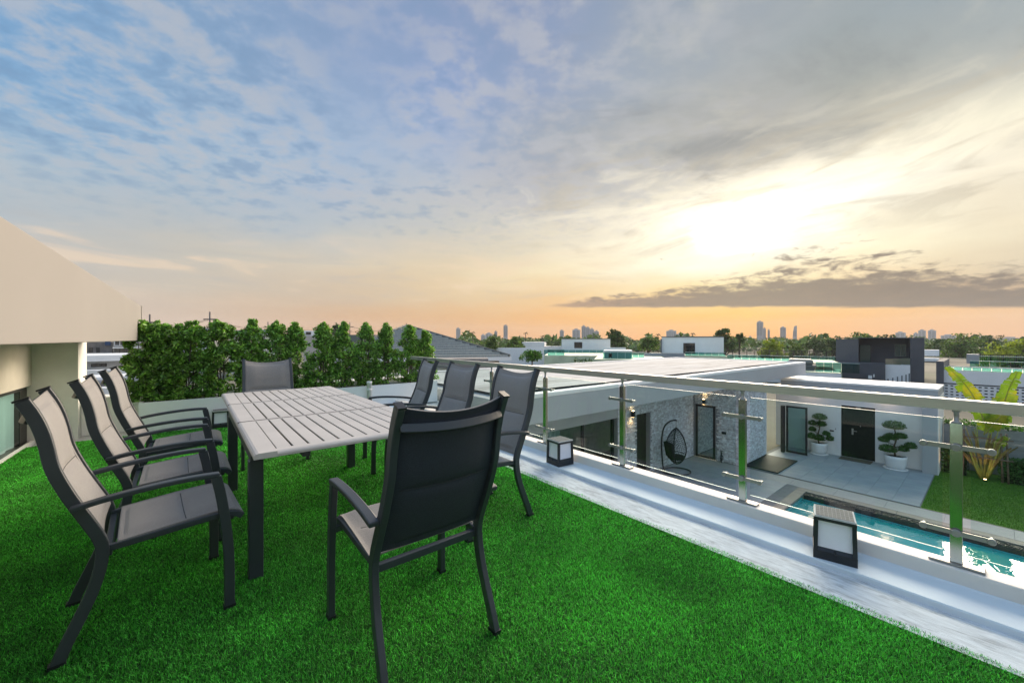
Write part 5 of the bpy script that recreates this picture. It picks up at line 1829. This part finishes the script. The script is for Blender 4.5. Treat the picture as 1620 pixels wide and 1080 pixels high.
# left background ------------------------------------------------------------
F = Facer('flat_white_house', 'white flat roofed house with a deep roof edge and slot window under it', 'house', 178, 32)
F.box('roof_slab', 120, 562, 222, 571, 0, 7, FAR_WHITE)
F.box('wall', 118, 571.2, 224, None, 1.2, 6, PALE_GREY)
F.box('column', 195, 571.2, 199.5, 585, 0.1, 0.3, FAR_WHITE)
F.window(144, 575, 169, 580, 1.19, mull=2)
F.box('parapet', 110, 585, 230, None, -1.5, 1.2, FAR_WHITE)
F = Facer('roof_edge_block', 'neighbouring flat roof with stepped white and grey bands beyond the parapet', 'roof', 180, 17)
F.box('upper_band', 120, 596, 225, 600, 0.8, 2.0, FAR_WHITE)
F.box('grey_band', 120, 600.2, 225, 606, 0.3, 2.0, GREY_WALL)
F.box('dark_band', 120, 606.2, 225, 613, 0.2, 2.0, mat('brown_band', (0.12, 0.115, 0.115), 0.8))
F.box('lower_band', 120, 613.2, 225, None, -0.6, 2.4, FAR_WHITE)
ROWM = [mat('row_house_render', (0.20, 0.18, 0.17), 0.9, var=0.3, vscale=0.8), mat('row_house_pale', (0.34, 0.33, 0.32), 0.9, var=0.2, vscale=0.8)]
F = Facer('row_house', 'dim brown row house with blue tarpaulin under the roof overhang', 'house', 160, 70)
F.box('wall', 118, 541, 179, None, 0, 8, ROWM[0])
for px in (130, 141, 152):
    F.window(px, 549.5, px + 6, 557.5, 0, mull=1)
F.box('blue_tarpaulin', 166, 539, 175, 546, -0.3, 0.28, mat('blue_tarp', (0.03, 0.07, 0.17), 0.6))
F.box('balcony', 122, 557.7, 178, 560, -1.0, 0.98, ROWM[1])
F = Facer('row_house', 'grey row house with a framed window and balcony rails beside hedge', 'house', 200, 72)
F.box('wall', 179.4, 538, 224, None, 0, 8, ROWM[1])
F.window(181, 539, 198, 546.5, 0, mull=1, fr=FAR_WHITE)
F.window(201, 540, 214, 544, 0, mull=1)
F.box('balcony', 178, 549, 222, 551, -1.2, 1.18, FAR_WHITE)
bar_fence(F, 178, 222, 551.2, 560, -1.15, 24)
GREY_TILE = mat('grey_roof_sheet', (0.085, 0.105, 0.115), 0.6, var=0.12, vscale=2)


def gable_house(lab, pxc, d, px0, px1, pyr, pye, wallm, wins):
    F = Facer('gable_house', lab, 'house', pxc, d, 'pale houses with grey roofs behind the hedge')
    F.box('wall', px0, pye, px1, None, 0, 8, wallm)
    x0, x1 = F.x(px0) - 0.4, F.x(px1) + 0.4
    ze, zr = F.z(pxc, pye), F.z(pxc, pyr, 4)
    MB().add([(x0, -0.6, ze - 0.1), (x1, -0.6, ze - 0.1), (x1, 4, zr), (x0, 4, zr), (x1, 8.6, ze - 0.1), (x0, 8.6, ze - 0.1)], [(0, 1, 2, 3), (3, 2, 4, 5), (1, 4, 2), (0, 3, 5)]).build('roof', GREY_TILE, F.root)
    MB().box(x0, -0.66, ze - 0.28, x1, -0.605, ze - 0.08).build('eave_board', FAR_WHITE, F.root)
    for w in wins:
        F.window(*w, 0, mull=1, fr=FAR_WHITE, glass=mat('grey_pane', (0.10, 0.12, 0.13), 0.15))
    return F


Fg = gable_house('pale house with a dark grey sheet roof and white gable dormer between hedge tops', 300, 58, 258, 340, 518.5, 528, FAR_WHITE, ((306, 530, 318, 539), (322, 530, 331, 539)))
dm = MB().add([(Fg.x(329), -0.8, Fg.z(333, 535)), (Fg.x(343), -0.8, Fg.z(336, 535)), (Fg.x(336), -0.8, Fg.z(336, 521)), (Fg.x(329), 3.5, Fg.z(333, 535)), (Fg.x(343), 3.5, Fg.z(336, 535)), (Fg.x(336), 3.5, Fg.z(336, 521))], [(0, 1, 2), (0, 2, 5, 3), (2, 1, 4, 5)])
dm.build('gable_dormer', FAR_WHITE, Fg.root)
gable_house('pale house with tall narrow windows seen through the gap in the hedge', 375, 50, 362, 392, 522, 529, PALE_GREY, ((371.5, 533, 374, 549), (375, 533, 378, 549)))
gable_house('grey roofed pale house behind the middle of the hedge', 425, 60, 405, 440, 521, 527, FAR_WHITE, ((412, 529, 420, 536),))
F = Facer('beige_wall_house', 'plain beige wall of a house filling the gap in the hedge', 'house', 497, 40)
F.box('wall', 480, 531, 508, None, 0, 6, mat('beige_render', (0.50, 0.46, 0.43), 0.85, var=0.05))
F.box('upper_floor', 478, 523, 500, 530.9, 2.0, 5, FAR_WHITE)
F.window(484, 525, 492, 529.5, 2.0, mull=1)
F = Facer('green_roof_house', 'low house with a grey green roof left of the tiled hip roof', 'house', 575, 55)
F.box('wall', 550, 541, 606, None, 0, 6, PALE_GREY)
F.box('roof', 548, 529.5, 608, 540.8, -0.5, 7, mat('grey_green_roof', (0.12, 0.15, 0.14), 0.7))

# power poles and wires
POLE = mat('concrete_pole', (0.14, 0.125, 0.12), 0.9)
tops = []
for px, pyt, d, lab in ((237, 497, 52, 'thin power pole nearest to the roof fascia'), (332, 493, 56, 'tall power pole between the first hedge tops'), (424, 509, 78, 'thin power pole above the middle of the hedge'), (553.5, 509.5, 92, 'thin power pole just before the tiled roof')):
    p = depth_point(px, pyt, d)
    r = thing('power_pole', lab, 'pole', (p.x, p.y, GZ), -YAW, 'power poles behind the hedge')
    H_ = p.z - GZ
    MB().tube([(0, 0, 0), (0, 0, H_)], [0.16, 0.09], 8).build('shaft', POLE, r)
    MB().box(-0.9, -0.06, H_ - 1.15, 0.9, 0.06, H_ - 1.0).build('crossarm', POLE, r)
    MB().box(-0.5, -0.06, H_ - 2.2, 0.5, 0.06, H_ - 2.08).build('lower_crossarm', POLE, r)
    tops.append(Vector((p.x, p.y, p.z)))
wires = thing('power_wires', 'thin dark power wires sagging from pole to pole', 'wires', tuple(tops[0]))
first = depth_point(150, 504, 50)
for dz, off in ((-1.0, 0.8), (-1.0, -0.8), (-2.1, 0.3)):
    pts = []
    nodes = [first] + tops + [depth_point(640, 517, 110)]
    for a, b in zip(nodes[:-1], nodes[1:]):
        for i in range(13):
            t = i / 12
            q = a.lerp(b, t)
            pts.append(q + Vector((RGT.x * off * 0.3, RGT.y * off * 0.3, dz - 4 * 0.7 * t * (1 - t))) - tops[0])
    MB().tube(pts, 0.022, 4).build('wire', FENCE_M, wires)

# ------------------------------------------------------------------ trees
TL = {
    'dark': mat('tree_leaf_dark', (0.08, 0.14, 0.04), 0.6, var=0.3, vscale=0.3, attr='tint', attr_amt=0.6, transl=0.2),
    'mid': mat('tree_leaf_mid', (0.12, 0.20, 0.04), 0.6, var=0.3, vscale=0.3, attr='tint', attr_amt=0.6, transl=0.25),
    'yellow': mat('tree_leaf_yellow', (0.26, 0.34, 0.034), 0.6, var=0.25, vscale=0.4, attr='tint', attr_amt=0.5, transl=0.3),
}


def tree(name, lab, cat, pxc, pyt, pyb, wpx, d, kind, n, group=None, leaf=None, dome=0.75, gappy=0.0):
    """Crown seen between pixel rows pyt and pyb, wpx wide, d metres away; trunk down to the ground."""
    c = depth_point(pxc, (pyt + pyb) / 2, d)
    W = wpx / 622 * d / 2
    Hc = (pyb - pyt) / 622 * d
    ztop = EYE - (pyt - 536) / 622 * d
    zbot = ztop - Hc
    r = thing(name, lab, cat, (c.x, c.y, GZ), rng.uniform(0, 6), group)
    zc = ztop - GZ
    K = 60
    q = rng.normal(size=(K, 3))
    q /= np.linalg.norm(q, axis=1)[:, None]
    q *= rng.uniform(0.45, 0.98, K)[:, None]
    q[:, 2] = np.abs(q[:, 2]) * 2 * dome - 0.5 - (dome - 0.75)
    cl = q * np.array([W * 0.84, W * 0.84, Hc * 0.60]) + np.array([0, 0, zc - Hc * 0.52])
    if gappy:
        cl = cl[: int(K * (1 - gappy))]
    sp = rng.uniform(0.14, 0.27, len(cl)) * W
    pts = crown_points(n, cl, sp)
    pts[:, 2] = np.minimum(pts[:, 2], zc)
    v_, f_, t_2 = leaf_cloud(pts, leaf or 0.0052 * d, 0.62, up=0.5, jitter=0.4)
    raw_mesh('crown', v_, f_, 3, TL[kind], r, attr=t_2)
    tk = MB().tube([(0, 0, 0), (0.1 * W, 0, (zbot - GZ) * 0.7), (0, 0.05 * W, zbot - GZ + Hc * 0.3)], [0.09 * W + 0.06, 0.07 * W + 0.05, 0.05 * W + 0.03], 7)
    for i in range(9):
        e = cl[rng.integers(0, len(cl))]
        b = Vector((0, 0, (zbot - GZ) * 0.8 + Hc * 0.03 * i))
        tk.tube([b, b.lerp(Vector(e), 0.5) + Vector((0, 0, 0.04 * Hc)), tuple(e)], [0.045 * W + 0.02, 0.03 * W + 0.015, 0.012 * W + 0.01], 5)
    tk.build('trunk', BARK, r)
    return r


GTT = 'trees between the far houses'
tree('broadleaf_tree', 'round dark tree standing behind the pavilion, left of the white sliding window house', 'tree', 972, 519, 556, 38, 88, 'dark', 2600, GTT, gappy=0.15)
tree('broadleaf_tree', 'round dark tree at the edge of the white house with sliding window', 'tree', 1146, 520, 562, 40, 84, 'dark', 2600, GTT)
tree('broadleaf_tree', 'thin open crowned tree, sky showing through, beside the round dark tree', 'tree', 1170, 521, 550, 19, 90, 'dark', 500, GTT, gappy=0.55)
tree('broadleaf_tree', 'yellow green rounded tree under the tallest tower', 'tree', 1222, 537, 572, 52, 80, 'yellow', 2600, GTT)
tree('broadleaf_tree', 'bright yellow green tree beyond the breeze block house', 'tree', 1606, 537, 590, 84, 70, 'yellow', 4200, GTT)
tree('broadleaf_tree', 'small bushy tree left of the white wing with the bar fence', 'tree', 778, 533, 556, 30, 72, 'mid', 1400, GTT)
tree('broadleaf_tree', 'olive green tree beside the white lower wing, under the lone palm', 'tree', 816, 533, 558, 32, 76, 'mid', 1500, GTT)
tree('broadleaf_tree', 'dark tree peeking over the hedge right of a thin pole', 'tree', 532, 510, 534, 16, 95, 'dark', 900, GTT, gappy=0.2)
tree('broadleaf_tree', 'mid green tree between the two white houses', 'tree', 1026, 533, 556, 40, 85, 'mid', 1500, GTT)
for i, (px, pt, w_, lab) in enumerate((
        (1262, 541, 40, 'tree right beside the yellow green tree in the wood'),
        (1290, 535, 44, 'tree below the leaning tower at the wood edge'),
        (1318, 531, 44, 'taller tree of the wood left of the charcoal house'),
        (1350, 526, 56, 'highest tree rising over the charcoal side block'),
        (1402, 530, 46, 'flat topped tree over the charcoal house roof'),
        (1482, 537, 62, 'wide dark tree right of the charcoal end pillar'),
        (1524, 528, 66, 'tall dark tree behind the chimney block'),
        (1566, 531, 54, 'dark tree beside the bright yellow green tree'))):
    tree('broadleaf_tree', lab, 'tree', px, pt, pt + 48, w_, 108 + 4 * (i % 3), 'dark' if i % 3 else 'mid', 2400, GTT)

# potted greenery on neighbouring roofs
r = thing('roof_shrub', 'rounded green shrub at the back of the white villa roof', 'shrub', tuple(depth_point(842, 575, 24)), 0)
q = rng.normal(size=(60, 3)) * np.array([0.27, 0.27, 0.13]) + np.array([0.08, 0, 0.50])
v_, f_, t_2 = leaf_cloud(crown_points(3200, q, 0.16), 0.10, 0.55, up=0.4)
raw_mesh('foliage', v_, f_, 3, CR, r, attr=t_2)
MB().tube([(0, 0, -1.2), (0, 0, 0.5)], 0.04, 6).build('stem', BARK, r)
for i, px in enumerate((910, 918, 926, 933)):
    p = depth_point(px, 573, 27)
    r = thing('roof_plant', ('small spiky plant on the villa roof edge, nearest the round shrub', 'second spiky plant from the round roof shrub', 'third spiky plant from the round roof shrub', 'small spiky plant on the villa roof edge, farthest from the round shrub')[i], 'plant', (p.x, p.y, p.z), 0, 'small plants along the villa roof edge')
    n_ = 22
    v_, f_, t_2 = leaf_cloud(rng.normal(size=(n_, 3)) * 0.07 + np.array([0, 0, 0.12]), 0.24, 0.22, up=0.2)
    raw_mesh('foliage', v_, f_, 3, HL, r, attr=t_2)
    MB().lathe([(0.05, -0.15), (0.07, 0.0)], n=8).build('pot', BLACK, r)

# far wood reaching to the horizon
n_ = 26000
az = rng.uniform(-0.62, 0.98, n_)
dd_ = 150 + 420 * rng.uniform(0, 1, n_) ** 1.3
hh = GZ + rng.uniform(0, 1, n_) * (4.6 + 2.6 * np.sin(az * 41) * np.sin(az * 17 + dd_ * 0.02) + 1.2 * np.sin(az * 97))
q = np.stack([FWD.x * dd_ + RGT.x * dd_ * np.tan(az), FWD.y * dd_ + RGT.y * dd_ * np.tan(az), hh], 1)
v_, f_, t_2 = leaf_cloud(q, 2.3, 0.6, up=0.6, jitter=0.5)
tag(raw_mesh('far_woodland', v_, f_, 3, TL['dark'], attr=t_2, kind='stuff'), 'dark band of far trees along the horizon')

# palms against the sky
GP = 'far palms against the orange sky'
for px, pyt, lab in ((831.5, 525.5, 'tallest far palm, left of the white stepped house'), (858, 530.5, 'short far palm above the bar fence'), (940, 529.5, 'far palm in front of the broad stepped tower'), (748, 524.5, 'far palm above the hip roof slope'), (1096, 526.5, 'thin far palm right of the tower block roof'), (1041, 528, 'far palm left of the white window house')):
    d = 140
    p = depth_point(px, pyt, d)
    r = thing('palm_tree', lab, 'palm', (p.x, p.y, GZ), 0, GP)
    H_ = p.z - GZ
    MB().tube([(0, 0, 0), (0.1, 0, H_ * 0.6), (0, 0, H_ - 0.2)], [0.17, 0.14, 0.11], 6).build('trunk', BARK, r)
    fr_ = MB()
    for i in range(11):
        a = i * 2.399
        e = Vector((math.cos(a), math.sin(a), 0))
        b = Vector((0, 0, H_ - 0.2))
        s_ = Vector((-e.y, e.x, 0)) * 0.16
        m_ = b + e * 0.6 + Vector((0, 0, 0.30 * math.sin(i)))
        t_ = b + e * 1.15 + Vector((0, 0, -0.45 + 0.3 * math.sin(i)))
        fr_.add([b, m_ + s_, t_, m_ - s_], [(0, 1, 2, 3)])
    fr_.build('crown', TL['dark'], r)

# skyline ------------------------------------------------------------------
CONC = [mat('tower_concrete', (0.34, 0.34, 0.35), 0.8, var=0.08, vscale=0.05), mat('tower_pale', (0.46, 0.46, 0.47), 0.8, var=0.08, vscale=0.05)]
TGL = mat('tower_glass', (0.12, 0.14, 0.16), 0.25)
GTW = 'towers on the hazy skyline'


def tower(lab, segs, d, m=0, floors=14, slant=0.0):
    pxc = (min(s[0] for s in segs) + max(s[1] for s in segs)) / 2
    F = Facer('tower', lab, 'tower', pxc, d, GTW)
    for i, (a, b, t) in enumerate(segs):
        xa, xb, z = F.x(a), F.x(b), F.z(pxc, t)
        dep = max(14.0, (xb - xa) * 0.9)
        if slant and i == 0:
            MB().prism([(xa, 0), (xb, 0), (xb, z), (xa + (xb - xa) * 0.40, z - 1), (xa + (xb - xa) * 0.12, z * 0.62)], 0, dep, axis='y').build('shaft', CONC[m], F.root)
        else:
            MB().box(xa, i * 0.3, 0, xb, dep, z).build('shaft', CONC[m], F.root)
            MB().box(xa + (xb - xa) * 0.25, 3, z, xb - (xb - xa) * 0.3, 9, z + 2.6).build('roof_house', CONC[m], F.root)
        nb = floors
        wb = MB()
        for k_ in range(nb):
            zz_ = z * (0.30 + 0.67 * k_ / nb)
            for c_ in range(2 if xb - xa < 18 else 4):
                n2 = 2 if xb - xa < 18 else 4
                xx = xa + (xb - xa) * (0.16 if slant else 0.08) + (xb - xa) * (0.80 if slant else 0.86) * c_ / n2
                wx_ = (xb - xa) * 0.80 / n2 * 0.82
                if slant and zz_ < z * 0.65 or not slant:
                    wb.box(xx, i * 0.3 - 0.25, zz_, xx + wx_, i * 0.3 - 0.01, zz_ + z * 0.67 / nb * 0.55)
        if wb.v:
            wb.build('window_bands', TGL, F.root, kind='stuff')


TD = 900
tower('slim pale tower alone above the tiled hip roof', [(721.5, 728.5, 519.7)], TD, 1)
tower('low clustered blocks far behind the hip roof', [(761, 768, 530), (768, 779, 527.5)], TD, 1, 6)
tower('small thin tower left of a tall grey slab', [(782, 786.7, 524.5)], TD, 0)
tower('tall grey slab tower, highest left of the sunset', [(796.5, 803.2, 515)], TD, 0, 18)
tower('narrow round topped tower left of the broad blocks', [(885.6, 892, 523)], TD, 0, 10)
tower('square pale block left of the stepped slab', [(905.5, 918, 521.5)], TD, 1, 10)
tower('broad stepped slab descending to the right', [(920, 927, 516), (927, 933, 518), (933, 940, 520.5), (940, 947.5, 524)], TD, 0, 10)
tower('wide pale block over the white sliding window house', [(1054, 1070, 523), (1070, 1084, 528)], TD, 1, 8)
tower('little far block left of the window house', [(1021, 1026, 530)], TD, 1, 5)
tower('tallest tower of the skyline with a lower shoulder', [(1197, 1207.6, 509), (1207.6, 1211.8, 519.5)], TD, 0, 22)
tower('thin tower just right of the tallest tower', [(1214.4, 1218, 522)], TD, 0, 14)
tower('square shouldered tower between the thin and leaning towers', [(1234.2, 1243.5, 518)], TD, 0, 16)
tower('leaning sided slim tower right of the square one', [(1253.8, 1260.8, 515)], TD, 0, 16, slant=1)
tower('low block behind the treetops under the tallest tower', [(1184, 1190, 533)], TD, 1, 4)
tower('pale block left of the triple apartment blocks', [(1416.5, 1433, 526)], TD, 1, 7)
tower('triple pale apartment blocks above the charcoal house', [(1445, 1452.6, 527), (1452.6, 1465, 522.5), (1468, 1481, 522.5)], TD, 1, 8)
tower('long low pale building behind the dark wood', [(1488, 1513, 530.5)], TD, 1, 4)
tower('distant pale hall at the far end of the wood', [(1545, 1570, 532), (1580, 1618, 534.5)], TD, 1, 3)
tower('small twin spires rising between the hedge tops', [(603, 608, 526), (610.5, 614.5, 517)], TD, 0, 6)

# haze: one closed box of air round the whole place
hz_m = bpy.data.materials.new('haze_air')
hz_m.use_nodes = True
hk = NT(hz_m.node_tree)
hk.n.remove(hk.n['Principled BSDF'])
pv_ = hk.new('ShaderNodeVolumePrincipled')
pv_.inputs['Color'].default_value = (0.86, 0.88, 0.90, 1)
pv_.inputs['Density'].default_value = HAZE
pv_.inputs['Anisotropy'].default_value = 0.0
hk.l.new(pv_.outputs[0], hk.n['Material Output'].inputs['Volume'])
tag(MB().box(-1250, -1250, GZ - 2.5, 1250, 1250, 48).build('haze', hz_m), 'thin evening haze in the air', kind='stuff')

# birds
for px, py, d, s, lab in ((1047, 410.5, 60, 1.0, 'small dark bird gliding below the bright glow'), (986.5, 445.5, 75, 0.75, 'tiny dark bird above the tip of the long cloud')):
    p = depth_point(px, py, d)
    r = thing('bird', lab, 'bird', tuple(p), -YAW, 'birds crossing the sunset sky')
    r.scale = (s, s, s)
    b = MB().tube([(-0.04, -0.26, 0), (0, -0.05, 0.01), (0, 0.12, 0.02), (0, 0.20, 0.03)], [0.01, 0.06, 0.05, 0.02], 6)
    for sg in (-1, 1):
        b.add([(sg * 0.03, -0.10, 0.03), (sg * 0.03, 0.10, 0.03), (sg * 0.24, 0.10, 0.12), (sg * 0.26, -0.02, 0.12), (sg * 0.50, -0.10, 0.05)], [(0, 1, 2, 3), (3, 2, 4)])
    b.build('body', BLACK, r)
